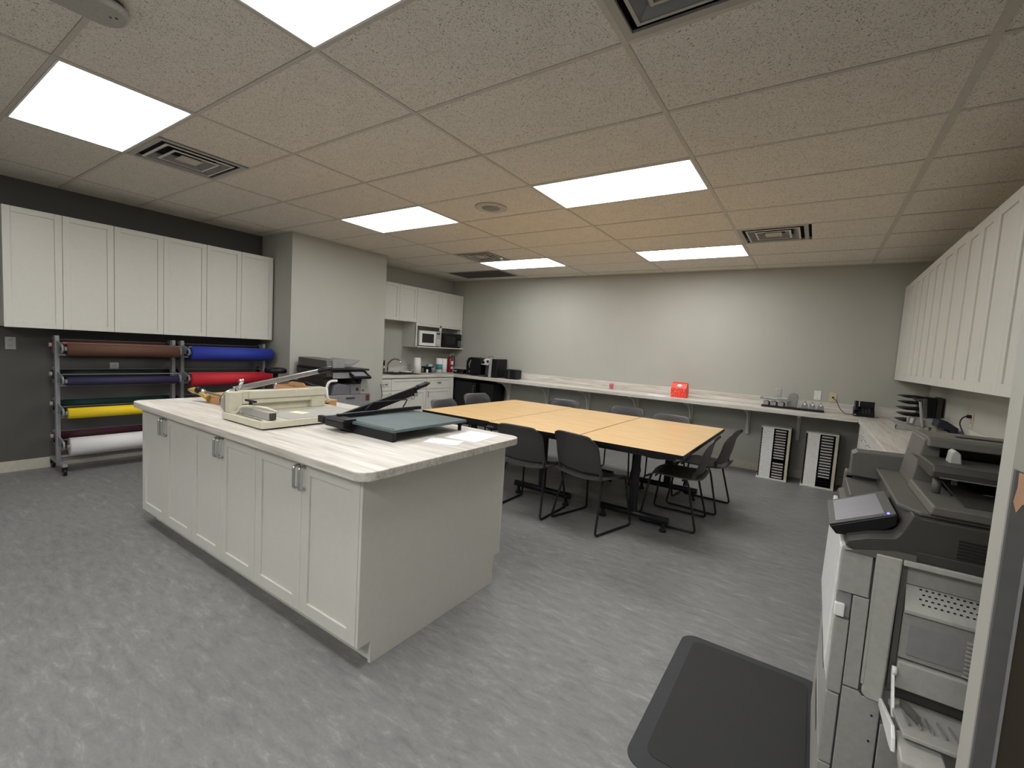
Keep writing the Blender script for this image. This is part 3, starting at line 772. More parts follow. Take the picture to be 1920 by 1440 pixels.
# cream stack cutter
t = thing('stack_paper_cutter', 'heavy cream guillotine paper cutter with raised steel lever on the island', 'paper cutter', (1.66, 1.02, Z))
b = B(); b.prism(rrect(1.405, 1.90, .68, 1.40, .025, 4), 'z', Z + .008, Z + .047); part('base', b, 'beige', t, .003)
b = B(); b.box(1.42, 1.885, .70, 1.38, Z, Z + .008); part('rubber_feet', b, 'rubber', t)
b = B(); b.box(1.56, 1.885, .84, 1.385, Z + .0471, Z + .0495); part('bed_plate', b, 'lgrey', t)
b = B()
b.box(1.435, 1.50, .69, .765, Z + .047, 1.09); b.box(1.435, 1.50, 1.23, 1.335, Z + .047, 1.10); b.box(1.435, 1.50, .765, 1.23, 1.012, 1.095)
part('bridge', b, 'beige', t, .004)
b = B(); b.box(1.455, 1.475, .765, 1.23, Z + .056, 1.01); part('pressure_bar', b, 'beige', t)
b = B(); b.box(1.502, 1.508, .80, 1.332, 1.045, 1.092); part('upper_plate', b, 'beige', t, .002)
b = B()
pts = []
for q in range(15):
    a = -.9 + q / 14 * 2.55
    pts.append((.752 - .085 * math.cos(a), 1.02 + .085 * math.sin(a)))
pts += [(.765, 1.05), (.745, .965)]
b.prism(pts, 'x', 1.415, 1.434); part('blade_guard', b, 'chrome', t, .002)
b = B(); b.beam((1.424, .745, 1.098), (1.424, 1.335, 1.212), .020, .034); part('lever', b, 'chrome', t, .004)
b = B(); b.beam((1.415, .80, 1.125), (1.415, 1.33, 1.2135), .004, .006); part('lever_groove', b, 'dgrey', t)
b = B(); b.tube([(1.424, 1.315, 1.209), (1.424, 1.345, 1.2145), (1.424, 1.42, 1.229), (1.424, 1.435, 1.232)], [.017, .022, .021, .016], 12); part('grip', b, 'black', t)
b = B(); b.tube([(1.43, .775, 1.10), (1.43, .785, 1.135), (1.43, .80, 1.15)], [.010, .011, .006], 8); b.tube([(1.43, .775, 1.15), (1.43, .80, 1.155)], .012, 8); part('latch', b, 'chrome', t)
b = B(); b.tube(fillet([(1.47, 1.335, 1.085), (1.47, 1.365, 1.085), (1.47, 1.375, 1.125), (1.47, 1.40, 1.14), (1.47, 1.45, 1.14)], .012), .009, 8); b.tube([(1.47, 1.36, 1.085), (1.47, 1.37, 1.03), (1.47, 1.385, .99)], [.014, .010, .014], 8); part('clamp_crank', b, 'white', t)
b = B(); b.box(1.545, 1.865, .735, .775, Z + .05, Z + .092); ba = part('back_gauge', b, 'lgrey', t, .001)
b = B(); b.box(1.8651, 1.877, .738, .772, Z + .053, Z + .089); part('end_cap', b, 'dgrey', ba)
b = B(); b.box(1.50, 1.545, .735, .81, Z + .05, Z + .085); part('gauge_block', b, 'beige', t, .004)
b = B(); b.tube(fillet([(1.46, .70, Z + .052), (1.56, .705, Z + .054), (1.60, .71, Z + .10), (1.68, .735, Z + .11), (1.78, .775, Z + .105), (1.855, .79, Z + .09)], .02), [.008] * 22, 8); part('gauge_strap', b, 'beige', t)
b = B(); b.cyl((1.66, .735, Z + .105), (1.66, .735, Z + .135), .010, 10); b.box(1.605, 1.715, .725, .745, Z + .133, Z + .144); part('tightening_knob', b, 'black', t, .003)
b = B(); b.box(1.52, 1.85, .697, .708, Z + .048, Z + .054); part('scale_rule', b, 'steel', t)
b = B(); b.box(-.055, .055, -.035, .035, 0, .0008)
s = solo('sticky_note', 'pale yellow note lying on the bed of the cream cutter', 'note', b, simple('yellow_note', (.78, .76, .50), .8), (1.70, 1.02, Z + .0505), local=True); s.rotation_euler = (0, 0, .3)
# black and green trimmer
t = thing('guillotine_trimmer', 'black lever trimmer with dark green board at the near end of the island', 'paper trimmer', (2.33, 1.33, Z))
b = B(); b.box(2.112, 2.592, 1.02, 1.63, .968, .985); part('cutting_board', b, 'diamond', t, .003)
b = B(); b.box(2.115, 2.580, 1.025, 1.05, Z, .968); b.box(2.125, 2.145, 1.05, 1.61, Z + .02, .968); b.box(2.115, 2.58, 1.595, 1.62, Z + .035, .968); part('base_frame', b, 'black', t, .002)
for (xx, yy) in ((2.56, 1.60), (2.13, 1.60), (2.565, 1.04), (2.16, 1.04)):
    b = B(); b.cyl((xx, yy, Z), (xx, yy, Z + .04), .012, 10); part('foot', b, 'rubber', t)
b = B(); b.box(2.15, 2.575, 1.032, 1.040, .9851, .9885); part('measuring_rule', b, 'steel', t)
b = B(); b.box(2.10, 2.125, 1.01, 1.685, .99, 1.012); part('clamp_bar', b, 'black', t, .003)
b = B(); b.box(2.075, 2.10, 1.0, 1.64, .94, .985); part('blade_rail', b, 'steel', t)
b = B(); b.tube(fillet([(2.095, 1.22, 1.013), (2.07, 1.30, 1.058), (2.07, 1.60, 1.060), (2.095, 1.54, 1.013)], .012), .0045, 6); part('finger_guard', b, 'blackm', t)
b = B(); b.prism([(.96, .945), (1.02, .925), (1.05, .925), (1.05, .999), (.975, .999), (.955, .985)], 'x', 2.06, 2.24); part('pivot_housing', b, 'black', t, .006)
b = B(); b.box(2.0, 2.06, .955, .985, .955, .995); part('spring_block', b, 'black', t, .003)
b = B()
p0, p1 = Vector((2.05, 1.03, .955)), Vector((2.05, 1.70, 1.120))
b.beam(p0, p1, .022, .060); part('blade_arm', b, 'black', t, .004)
b = B(); b.beam((2.035, 1.06, .945), (2.035, 1.60, 1.075), .004, .03); part('blade', b, 'steel', t)
b = B(); b.tube([(2.05, 1.68, 1.125), (2.05, 1.72, 1.142), (2.05, 1.80, 1.162), (2.05, 1.83, 1.168)], [.018, .019, .018, .010], 10); part('handle', b, 'black', t)
b = B(); b.box(2.03, 2.07, 1.665, 1.70, 1.075, 1.10); b.tube([(2.05, 1.66, 1.07), (2.05, 1.665, 1.045), (2.05, 1.68, 1.05), (2.05, 1.685, 1.075)], .004, 6); part('latch', b, 'steel', t)
# wooden board trimmer behind
t = thing('wooden_board_trimmer', 'wooden board trimmer with golden handle behind the cream cutter', 'paper trimmer', (.95, 1.22, Z))
b = B(); b.box(.60, 1.375, .915, 1.525, .962, .982); part('board', b, 'wood', t, .003)
b = B(); b.box(.62, 1.375, .918, .96, Z, .962); part('front_rail', b, 'wood', t, .003)
b = B(); b.box(1.325, 1.375, 1.45, 1.52, Z, .962); part('corner_block', b, 'wood', t, .003)
b = B(); b.box(.62, .67, 1.45, 1.52, Z, .962); part('corner_block', b, 'wood', t, .003)
b = B(); b.beam((.655, .893, .998), (1.36, .893, .992), .012, .012); part('blade_arm', b, 'chrome', t)
b = B(); b.tube([(.505, .845, 1.0), (.53, .852, 1.0), (.555, .86, 1.0), (.60, .878, .998), (.70, .90, .955)], [.008, .016, .024, .026, .020], 12); part('handle', b, 'brass', t)
b = B(); b.tube([(.600, .872, 1.004), (.632, .880, 1.004)], .028, 12); part('collar', b, 'black', t)
b = B(); b.tube([(.632, .880, 1.004), (.655, .887, 1.0), (.675, .890, 1.0)], [.020, .016, .009], 12); part('ferrule', b, 'chrome', t)
t = thing('cardboard_box', 'shallow open cardboard box on the island behind the cream cutter', 'box', (.62, 1.58, Z))
b = B()
for q in ((.46, .78, 1.535, 1.539), (.46, .78, 1.711, 1.715), (.46, .464, 1.539, 1.711), (.776, .78, 1.539, 1.711)): b.box(q[0], q[1], q[2], q[3], Z, Z + .10)
b.box(.464, .776, 1.539, 1.711, Z, Z + .003); part('tray', b, 'card', t)
b = B(); b.prism([(.47, Z + .10), (.775, Z + .10), (.73, Z + .132), (.54, Z + .132)], 'y', 1.635, 1.639); part('flap', b, 'card', t)
# sheets
for (c, rz, w_, h_, lab) in (((2.735, 1.26), .35, .20, .13, 'small printed slip beside the near foot of the black trimmer'), ((2.745, 1.51), .12, .216, .28, 'printed letter sheet at the corner of the island worktop')):
    b = B(); b.box(-w_ / 2, w_ / 2, -h_ / 2, h_ / 2, 0, .0008)
    s = solo('paper_sheet', lab, 'paper', b, 'printed', (c[0], c[1], Z), 'sheets on the island', local=True); s.rotation_euler = (0, 0, rz)

# ------------------------------------------------------------------ small copier beside the pier
t = thing('office_copier', 'dark grey office copier standing by the pier behind the island', 'copier', (-.73, 2.95, 0))
b = B(); b.box(-1.045, -.42, 2.64, 3.285, .02, .757); part('body', b, 'bgrey', t, .008)
for z0, z1 in ((.06, .30), (.305, .52), (.525, .752)):
    b = B(); b.box(-.4195, -.405, 2.66, 3.275, z0, z1); dr = part('paper_drawer', b, 'mgrey2', t, .004)
    b = B(); b.box(-.4049, -.400, 2.90, 3.03, z1 - .05, z1 - .03); part('recess_grip', b, 'dgrey', dr)
b = B(); b.box(-.4045, -.4035, 3.20, 3.255, .665, .745); part('warning_label', b, simple('rust_label', (.10, .018, .012), .6), t, label='small rust red label')
b = B(); b.box(-1.045, -.46, 2.64, 2.72, .757, 1.0); part('rear_tower', b, 'dgrey', t, .005)
b = B(); b.box(-1.045, -.98, 2.72, 3.285, .757, 1.0); part('rear_wall', b, 'dgrey', t, .005)
b = B(); b.prism([(2.72, .758), (2.98, .758), (2.98, .87), (2.80, .90), (2.74, .87)], 'x', -.95, -.42); part('output_tray_hump', b, 'bgrey', t, .006)
b = B(); b.box(-.95, -.415, 2.98, 3.12, .758, .885); part('front_cover', b, 'mgrey2', t, .004)
b = B(); b.box(-.414, -.412, 3.05, 3.09, .80, .84); part('power_switch', b, 'dgrey', t)
b = B(); b.prism([(3.12, .758), (3.285, .758), (3.275, .84), (3.22, .95), (3.12, .95)], 'x', -.95, -.41); part('toner_door', b, 'lgrey', t, .004)
b = B(); b.box(-.41, -.4095, 3.14, 3.17, .79, .815); part('symbol', b, 'mgrey', t)
b = B(); b.prism([(-1.045, .99), (-.45, .96), (-.40, .985), (-.40, 1.055), (-1.045, 1.06)], 'y', 2.62, 3.20); part('scanner_body', b, 'dgrey', t, .006)
b = B(); b.box(-.399, -.392, 2.70, 2.97, .965, 1.035); part('front_trim', b, 'mgrey2', t, .003)
b = B(); b.box(-1.045, -.37, 2.62, 3.22, 1.062, 1.085); part('glass_lid', b, 'black', t, .008)
b = B(); b.prism([(-1.03, 1.086), (-.43, 1.086), (-.415, 1.12), (-.43, 1.185), (-1.03, 1.195)], 'y', 2.63, 2.88); part('document_feeder', b, 'mgrey', t, .008)
b = B(); b.box(-.4145, -.405, 2.70, 2.87, 1.09, 1.19); part('feeder_front', b, 'mgrey2', t, .005)
b = B(); b.prism([(2.88, 1.10), (3.02, 1.12), (3.12, 1.185), (3.11, 1.195), (2.99, 1.155), (2.88, 1.15)], 'x', -1.0, -.44); part('document_tray', b, 'mgrey2', t, .004)
b = B(); b.prism([(2.88, 1.087), (3.05, 1.087), (3.02, 1.105), (2.88, 1.12)], 'x', -1.0, -.46); part('exit_tray', b, 'bgrey', t)
b = B(); b.obox((-.36, 3.06, 1.005), (.15, .27, .035), (0, .45, 0)); pn = part('control_panel', b, 'black', t, .01)
b = B(); b.obox((-.352, 3.04, 1.0245), (.11, .19, .004), (0, .45, 0)); part('touch_screen', b, 'screen', pn)
b = B(); b.beam((-.42, 3.04, .93), (-.39, 3.05, .985), .16, .05, (0, 1, 0)); part('panel_arm', b, 'black', t, .008)
b = B(); b.prism([(2.64, .80), (2.40, .925), (2.39, .935), (2.64, .86)], 'x', -.95, -.50); part('bypass_tray', b, 'dgrey', t, .003)
for (xx, yy) in ((-.98, 2.70), (-.48, 2.70), (-.98, 3.22), (-.48, 3.22)):
    b = B(); b.cyl((xx, yy, 0), (xx, yy, .022), .025, 10); part('foot', b, 'rubber', t)
b = B(); b.tube(fillet([(-1.083, 3.95, .32), (-1.07, 3.96, .45), (-1.05, 4.02, .62), (-1.075, 4.0, .80)], .03), .005, 6)
solo('power_cord', 'thin dark cord hanging down the far edge of the pier', 'cord', b, 'black', (-1.08, 3.97, .3))

# ------------------------------------------------------------------ kitchen counter things
t = thing('kitchen_faucet', 'chrome gooseneck faucet with black lever at the sink', 'faucet', (-1.70, 4.62, .916))
b = B(); b.tube(fillet([(-1.70, 4.66, .935), (-1.70, 4.66, 1.08), (-1.60, 4.70, 1.165), (-1.50, 4.74, 1.15), (-1.47, 4.75, 1.09)], .05, 6), .013, 10); part('spout', b, 'steel', t)
b = B(); b.box(-1.735, -1.665, 4.50, 4.78, .916, .935); part('deck_plate', b, 'steel', t, .004)
b = B(); b.tube([(-1.70, 4.58, .935), (-1.70, 4.58, 1.05)], [.02, .016], 12); part('sprayer_base', b, 'steel', t)
b = B(); b.tube([(-1.70, 4.58, 1.05), (-1.685, 4.57, 1.13)], [.017, .012], 10); part('lever', b, 'black', t)
t = thing('kitchen_sink', 'dark drop-in sink set in the kitchen counter', 'sink', (-1.47, 4.72, .915))
b = B()
for q in ((-1.66, -1.26, 4.40, 4.43), (-1.66, -1.26, 5.02, 5.05), (-1.66, -1.63, 4.43, 5.02), (-1.29, -1.26, 4.43, 5.02)): b.box(q[0], q[1], q[2], q[3], .9155, .922)
part('rim', b, 'blackm', t, .002)
b = B(); b.box(-1.63, -1.29, 4.43, 5.02, .9152, .917); part('basin', b, 'slot', t)
b = B()
b.lathe([(.10, 0), (.125, .022), (.12, .024), (.09, .006), (.001, .005)], (-1.60, 4.98, .923), 20); solo('plate', 'pale plate drying on the far edge of the sink', 'plate', b, 'white', (-1.60, 4.98, .923))
b = B(); b.lathe([(.032, 0), (.034, .10), (.012, .15), (.012, .20), (.014, .205)], (-1.62, 5.15, .916), 16); solo('glass_bottle', 'clear glass bottle between the faucet and paper towel roll', 'bottle', b, 'glass', (-1.62, 5.15, .916))
b = B(); b.lathe([(.034, 0), (.036, .09), (.032, .09), (.030, .01), (.001, .01)], (-1.70, 4.42, .916), 16); solo('drinking_glass', 'clear glass beside the faucet near the pier', 'glass', b, 'glass', (-1.70, 4.42, .916))
def towel(x, y, r, h, lab, r2=None):
    t = thing('paper_towel_roll', lab, 'paper towel roll', (x, y, .916), 'paper towel rolls on the kitchen counter')
    b = B(); b.lathe([(.02, 0), (r, 0), (r2 or r, h), (.02, h), (.02, .01)], (x, y, .916), 24); part('paper', b, 'paperw', t)
    return t
towel(-1.60, 5.26, .078, .275, 'white paper towel roll standing alone by the sink', .058)
t2 = towel(-1.60, 5.84, .060, .275, 'left of the two paper towel rolls, with teal printed wrapper')
b = B(); b.lathe([(.0602, .06), (.0608, .06), (.0608, .16), (.0602, .16)], (-1.60, 5.84, .916), 24); part('wrapper_print', b, 'tealc', t2)
towel(-1.60, 5.975, .060, .27, 'plain white paper towel roll beside the fire extinguisher')
# black caddy with packets, spice jars, mug
t = thing('condiment_caddy', 'black caddy full of packets on the kitchen counter', 'caddy', (-1.63, 5.57, .916))
b = B()
for q in ((-1.70, -1.56, 5.47, 5.476), (-1.70, -1.56, 5.654, 5.66), (-1.70, -1.694, 5.476, 5.654), (-1.566, -1.56, 5.476, 5.654)): b.box(q[0], q[1], q[2], q[3], .916, 1.03)
b.box(-1.694, -1.566, 5.476, 5.654, .916, .922); part('bin', b, 'black', t)
for q in range(5):
    b = B(); b.obox((-1.60, 5.50 + q * .032, 1.035), (.006, .05, .07), (.1 * q - .2, .2, 0)); part('packet', b, 'tealc' if q < 2 else 'paperw', t, label='pale packet')
for (x, y, h, r, bm_, lab) in ((-1.58, 5.38, .11, .022, 'olive', 'amber jar with black lid beside the caddy'), (-1.52, 5.44, .085, .02, 'paperw', 'small white shaker in front of the caddy')):
    t = thing('shaker_jar', lab, 'jar', (x, y, .916))
    b = B(); b.lathe([(r, 0), (r, h * .7), (r * .8, h * .78)], (x, y, .916), 14); part('jar_body', b, bm_, t)
    b = B(); b.lathe([(r * .85, h * .78), (r * .85, h), (.001, h)], (x, y, .916), 14); part('lid', b, 'black', t)
t = thing('stacked_mug', 'grey steel mug right of the black caddy', 'mug', (-1.53, 5.60, .916))
b = B(); b.lathe([(.030, 0), (.036, .10), (.033, .10), (.027, .01), (.001, .01)], (-1.53, 5.60, .916), 18); part('cup_body', b, 'mgrey2', t)
b = B(); b.tube(fillet([(-1.53, 5.634, .99), (-1.53, 5.665, .985), (-1.53, 5.665, .945), (-1.53, 5.632, .94)], .012), .005, 6); part('handle', b, 'mgrey2', t)
# fire extinguisher
t = thing('fire_extinguisher', 'red fire extinguisher standing in the back corner of the kitchen counter', 'fire extinguisher', (-1.62, 6.17, .916))
b = B(); b.lathe([(.052, 0), (.056, .008), (.056, .24), (.045, .285), (.02, .305), (.018, .315)], (-1.62, 6.17, .916), 24); tk = part('cylinder', b, 'red', t)
b = B(); b.box(-1.566, -1.5625, 6.14, 6.20, 1.07, 1.14); b.box(-1.566, -1.5625, 6.14, 6.20, .985, 1.03); part('label', b, 'printed', tk)
b = B(); b.cyl((-1.62, 6.17, 1.231), (-1.62, 6.17, 1.262), .016, 12); b.cyl((-1.60, 6.15, 1.245), (-1.58, 6.13, 1.245), .014, 10); part('valve', b, 'steel', t)
b = B(); b.beam((-1.62, 6.16, 1.268), (-1.60, 6.26, 1.290), .016, .006); b.beam((-1.62, 6.16, 1.255), (-1.60, 6.25, 1.255), .016, .006); part('lever', b, 'white', t)
b = B(); b.tube(fillet([(-1.61, 6.18, 1.25), (-1.58, 6.235, 1.24), (-1.57, 6.245, 1.12), (-1.575, 6.24, 1.02)], .02), .008, 8); part('hose', b, 'black', t)
# coffee corner on the back counter
t = thing('waffle_maker', 'low black rounded appliance in the back corner of the counter', 'appliance', (-1.32, 6.16, .916))
b = B(); b.prism(rrect(-1.44, -1.17, 6.03, 6.27, .07, 6), 'z', .918, .965); part('body', b, 'black', t, .01)
b = B(); b.prism(rrect(-1.43, -1.18, 6.04, 6.26, .07, 6), 'z', .967, 1.0); part('lid', b, 'black', t, .012)
b = B(); b.tube([(-1.40, 6.03, .965), (-1.36, 6.005, .965), (-1.31, 6.03, .965)], .01, 8); part('handle', b, 'chrome', t)
t = thing('pod_coffee_maker', 'bulky black rounded coffee maker left of the silver one', 'coffee maker', (-.91, 6.10, .916), 'coffee makers on the back counter')
b = B(); b.prism([(-1.09, .917), (-.74, .917), (-.735, 1.20), (-.76, 1.245), (-.98, 1.255), (-1.05, 1.235), (-1.085, 1.17)], 'y', 6.03, 6.30); part('housing', b, 'black', t, .015)
b = B(); b.tube([(-.97, 6.028, 1.20 - .0), (-1.0, 6.015, 1.12), (-.985, 6.015, 1.05)], [.006, .012, .005], 8); part('chrome_trim', b, 'mgrey2', t)
b = B(); b.cyl((-1.0, 6.02, .985), (-1.0, 6.032, .985), .010, 12); part('button', b, 'steel', t)
b = B(); b.prism([(-.90, .917), (-.76, .917), (-.75, .94), (-.90, .95)], 'y', 5.94, 6.03); part('drip_tray', b, 'black', t, .004)
t = thing('espresso_machine', 'silver and black espresso machine with portafilter on the back counter', 'coffee maker', (-.47, 6.08, .916), 'coffee makers on the back counter')
b = B(); b.box(-.44, -.31, 5.96, 6.28, .918, 1.255); part('water_tank_body', b, 'black', t, .012)
b = B(); b.prism([(-.50, .918), (-.445, .918), (-.425, 1.25), (-.475, 1.26)], 'y', 5.955, 6.25); part('silver_side', b, 'lgrey', t, .004)
b = B(); b.box(-.69, -.505, 6.12, 6.26, .935, 1.13); part('back_panel', b, 'mgrey', t, .005)
b = B(); b.prism([(-.70, 1.13), (-.48, 1.13), (-.48, 1.25), (-.62, 1.25), (-.71, 1.17)], 'y', 6.00, 6.26); hd = part('brew_head', b, 'white', t, .008)
b = B(); b.cyl((-.55, 5.985, 1.20), (-.55, 6.0, 1.20), .022, 14); b.cyl((-.51, 5.985, 1.15), (-.51, 6.0, 1.15), .010, 10); part('dial', b, 'black', hd)
b = B(); b.tube([(-.64, 6.05, 1.16), (-.66, 5.97, 1.19), (-.67, 5.93, 1.20)], [.028, .03, .02], 12); part('portafilter_handle', b, 'black', t)
b = B(); b.tube(fillet([(-.64, 6.15, 1.25), (-.64, 6.15, 1.295), (-.54, 6.15, 1.295), (-.54, 6.15, 1.25)], .02), .007, 8); part('cup_rail', b, 'steel', t)
b = B(); b.box(-.72, -.50, 5.95, 6.12, .917, .935); part('drip_tray', b, 'black', t, .004)
b = B(); b.box(-.71, -.56, 5.955, 6.10, .936, .941); part('drip_grate', b, 'steel', t)
t = thing('two_slice_toaster', 'small black toaster right of the espresso machine', 'toaster', (-.08, 6.16, .916))
b = B(); b.box(-.22, .05, 6.04, 6.24, .925, 1.085); part('body', b, 'black', t, .02)
b = B(); b.box(-.20, .03, 6.09, 6.115, 1.0855, 1.087); b.box(-.20, .03, 6.165, 6.19, 1.0855, 1.087); part('bread_slots', b, 'slot', t)
b = B(); b.box(-.11, -.075, 6.033, 6.039, .93, 1.08); part('front_band', b, 'dgrey', t)
b = B(); b.box(-.245, -.221, 6.11, 6.16, 1.02, 1.04); b.tube(fillet([(-.22, 6.08, 1.12), (-.25, 6.08, 1.13), (-.25, 6.08, 1.05), (-.222, 6.08, 1.05)], .012), .006, 6); part('lever', b, 'black', t)
b = B(); b.box(-.20, .03, 6.06, 6.22, .9165, .925); part('feet', b, 'rubber', t)
# fridge and bin under the counter
t = thing('mini_fridge', 'black mini fridge under the counter in the back corner', 'fridge', (-.93, 6.08, 0))
b = B(); b.box(-1.19, -.685, 5.90, 6.33, .02, .80); part('body', b, 'black', t, .005)
b = B(); b.box(-1.188, -.687, 5.855, 5.897, .03, .80); d = part('door', b, 'black', t, .008)
b = B(); b.box(-.75, -.73, 5.835, 5.856, .55, .70); part('handle', b, 'dgrey', d, .004)
b = B(); b.cyl((-.735, 5.854, .735), (-.735, 5.850, .735), .008, 10); part('badge', b, 'steel', d)
t = thing('waste_bin', 'tall black waste bin beside the mini fridge under the counter', 'bin', (-.50, 6.08, 0))
b = B(); b.prism([(-.655, 0), (-.36, 0), (-.33, .78), (-.67, .78)], 'y', 5.93, 6.28); part('bin_body', b, 'black', t, .002)
b = B(); b.box(-.675, -.325, 5.92, 6.29, .78, .80); part('rim', b, 'black', t, .002)

# back counter: cup, red box, flyers
b = B(); b.lathe([(.026, 0), (.036, .085), (.038, .088), (.034, .088), (.024, .004), (.001, .004)], (1.755, 6.24, .916), 20)
solo('paper_cup', 'small pink patterned paper cup on the back counter', 'cup', b, 'pinkcup', (1.755, 6.24, .916))
t = thing('donut_box', 'red confetti-print bakery carry box on the back counter', 'box', (2.85, 6.06, .916))
b = B(); b.box(2.745, 2.955, 5.99, 6.15, .917, 1.045); part('carton', b, 'confetti', t, .001)
b = B(); b.prism([(5.99, 1.0455), (6.15, 1.0455), (6.105, 1.115), (6.035, 1.115)], 'x', 2.747, 2.953); part('gable_lid', b, 'redcard', t, .001)
b = B(); b.lathe([(.001, 0), (.027, 0), (.027, .002), (.001, .002)], (0, 0, 0), 18)
for v in b.bm.verts:
    x, y, z = v.co; n = Vector((0, -.84, .54)); v.co = Vector((2.855, 6.012, 1.082)) + Vector((1, 0, 0)) * x * 1.3 + Vector((0, .54, .84)) * y + n * (z)
part('emblem', b, 'white', t, label='round white emblem')
b = B(); b.box(2.747, 2.953, 6.062, 6.078, 1.115, 1.13); part('carry_handle', b, 'redcard', t, .002)
b = B(); b.box(2.738, 2.7445, 6.0, 6.14, .917, 1.055); part('side_flap', b, 'paperw', t)
for (c, rz, lab) in (((2.50, 5.99), .12, 'white leaflet on the back counter left of the red box'), ((2.62, 5.93), -.12, 'second white leaflet touching the red box side')):
    b = B(); b.box(-.075, .075, -.10, .10, 0, .0009 if rz > 0 else .0018)
    s = solo('leaflet', lab, 'paper', b, 'printed', (c[0], c[1], .9157), 'leaflets by the red box', local=True); s.rotation_euler = (0, 0, rz)

# desk tray with grey dispensers
t = thing('dispenser_tray', 'long black tray holding grey embossing tools on the back counter', 'tray', (4.22, 6.10, .916))
b = B(); b.box(3.89, 4.565, 6.03, 6.19, .917, .938); part('tray', b, 'black', t, .003)
for q, x in enumerate((3.935, 4.02, 4.105)):
    b = B(); b.prism([(x - .03, .939), (x + .03, .939), (x + .03, .985), (x + .015, 1.0), (x - .03, .99)], 'y', 6.07, 6.17); part('punch_body', b, 'lgrey', t, .004)
    b = B(); b.box(x + .032, x + .046, 6.09, 6.15, .939, .985); part('lever', b, 'dgrey', t)
for q, x in enumerate((4.36, 4.44, 4.525)):
    b = B(); b.prism([(x - .034, .939), (x + .03, .939), (x + .032, .975), (x, 1.03), (x - .03, .99)], 'y', 6.06, 6.17); pb = part('punch_body', b, 'mgrey2', t, .004)
    b = B(); b.cyl((x, 6.055, 1.0), (x, 6.065, 1.0), .014, 12); part('cap', b, 'white', pb)
b = B(); b.prism([(4.165, .939), (4.275, .939), (4.285, 1.06), (4.27, 1.11), (4.225, 1.125), (4.18, 1.10), (4.17, 1.05)], 'y', 6.08, 6.16); part('tall_dispenser', b, 'mgrey2', t, .006)
b = B(); b.obox((4.03, 6.12, 1.022), (.33, .15, .016), (0.06, .03, 0)); part('top_plate', b, 'mgrey2', t, .003)
b = B(); b.obox((3.98, 6.07, 1.032), (.16, .03, .003), (0.06, .03, 0)); part('white_strip', b, 'white', t)
# phone
t = thing('desk_phone', 'black desk phone with handset in the back right corner', 'phone', (4.95, 6.13, .916))
b = B(); b.prism([(6.06, .917), (6.22, .917), (6.22, 1.0), (6.19, 1.03), (6.06, .95)], 'x', 4.85, 5.05); part('base', b, 'black', t, .005)
b = B(); b.obox((4.978, 6.17, 1.055), (.14, .02, .075), (-.35, 0, 0)); part('display', b, 'black', t, .004)
b = B(); b.obox((4.873, 6.115, 1.035), (.042, .035, .13), (-.5, 0, 0)); part('handset', b, 'black', t, .01)
b = B()
for r in range(4):
    for c in range(3): b.obox((4.94 + c * .03, 6.075 + r * .025, .962 + r * .0155), (.02, .016, .006), (.55, 0, 0))
part('keypad', b, 'dgrey', t)
b = B(); b.cyl((4.865, 6.055, .935), (4.865, 6.047, .935), .011, 10); part('speaker_dot', b, 'mgrey2', t)
b = B(); b.tube(fillet([(4.645, 6.345, 1.09), (4.68, 6.31, 1.07), (4.72, 6.25, .975), (4.77, 6.16, .925), (4.846, 6.12, .925)], .03, 5), .0035, 6)
solo('phone_cord', 'black cord from the ivory jack to the desk phone', 'cord', b, 'black', (4.7, 6.2, .93))

# label racks on the floor under the counter
def label_rack(x0, x1, lab, missing):
    y0, y1, zt = 5.96, 6.24, .675
    t = thing('die_storage_rack', lab, 'rack', ((x0 + x1) / 2, 6.1, 0), 'white slotted racks under the counter')
    xm = x0 + .125; xe = x1 - .03
    b = B(); b.box(x0 - .03, x1, y0 - .012, y1, .0, .018); part('base_board', b, 'cab', t, .002)
    b = B(); b.box(x0 - .02, x1, y0 - .008, y1, zt - .016, zt); part('top_board', b, 'cab', t, .002)
    b = B(); b.box(x0, xm, y0, y0 + .012, .018, zt - .016); part('front_panel', b, 'white', t)
    b = B(); b.box(xe, x1, y0, y1, .018, zt - .016); part('side_panel', b, simple('yellowed_edge', (.50, .47, .36), .5), t)
    b = B(); b.box(x0 + .012, xe, y0 + .09, y1 - .09, .018, zt - .016); part('core', b, 'slot', t)
    n = 18; h = (zt - .05) / n
    for q in range(n):
        z = .024 + q * h
        if q in missing: continue
        b = B(); b.box(xm + .018, xe - .022, y0 + .006, y0 + .088, z + h * .25, z + h * .70); part('die_block', b, 'die', t)
    b = B()
    for q in range(n + 1):
        z = .024 + q * h
        b.box(xm + .004, xe - .003, y0 + .012, y0 + .09, z - .003, z)
        b.box(x0 - .016, x0 - .002, y0 + .03, y1 - .02, z, z + h * .5)
        b.box(x1 + .001, x1 + .016, y0 + .03, y1 - .02, z, z + h * .5)
    part('slot_divider', b, 'black', t)['kind'] = 'stuff'
label_rack(3.945, 4.255, 'left of two white slotted racks of label blocks under the counter', (6,))
label_rack(4.43, 4.74, 'right of two white slotted racks of label blocks, near the cabinets', (0, 1, 2))

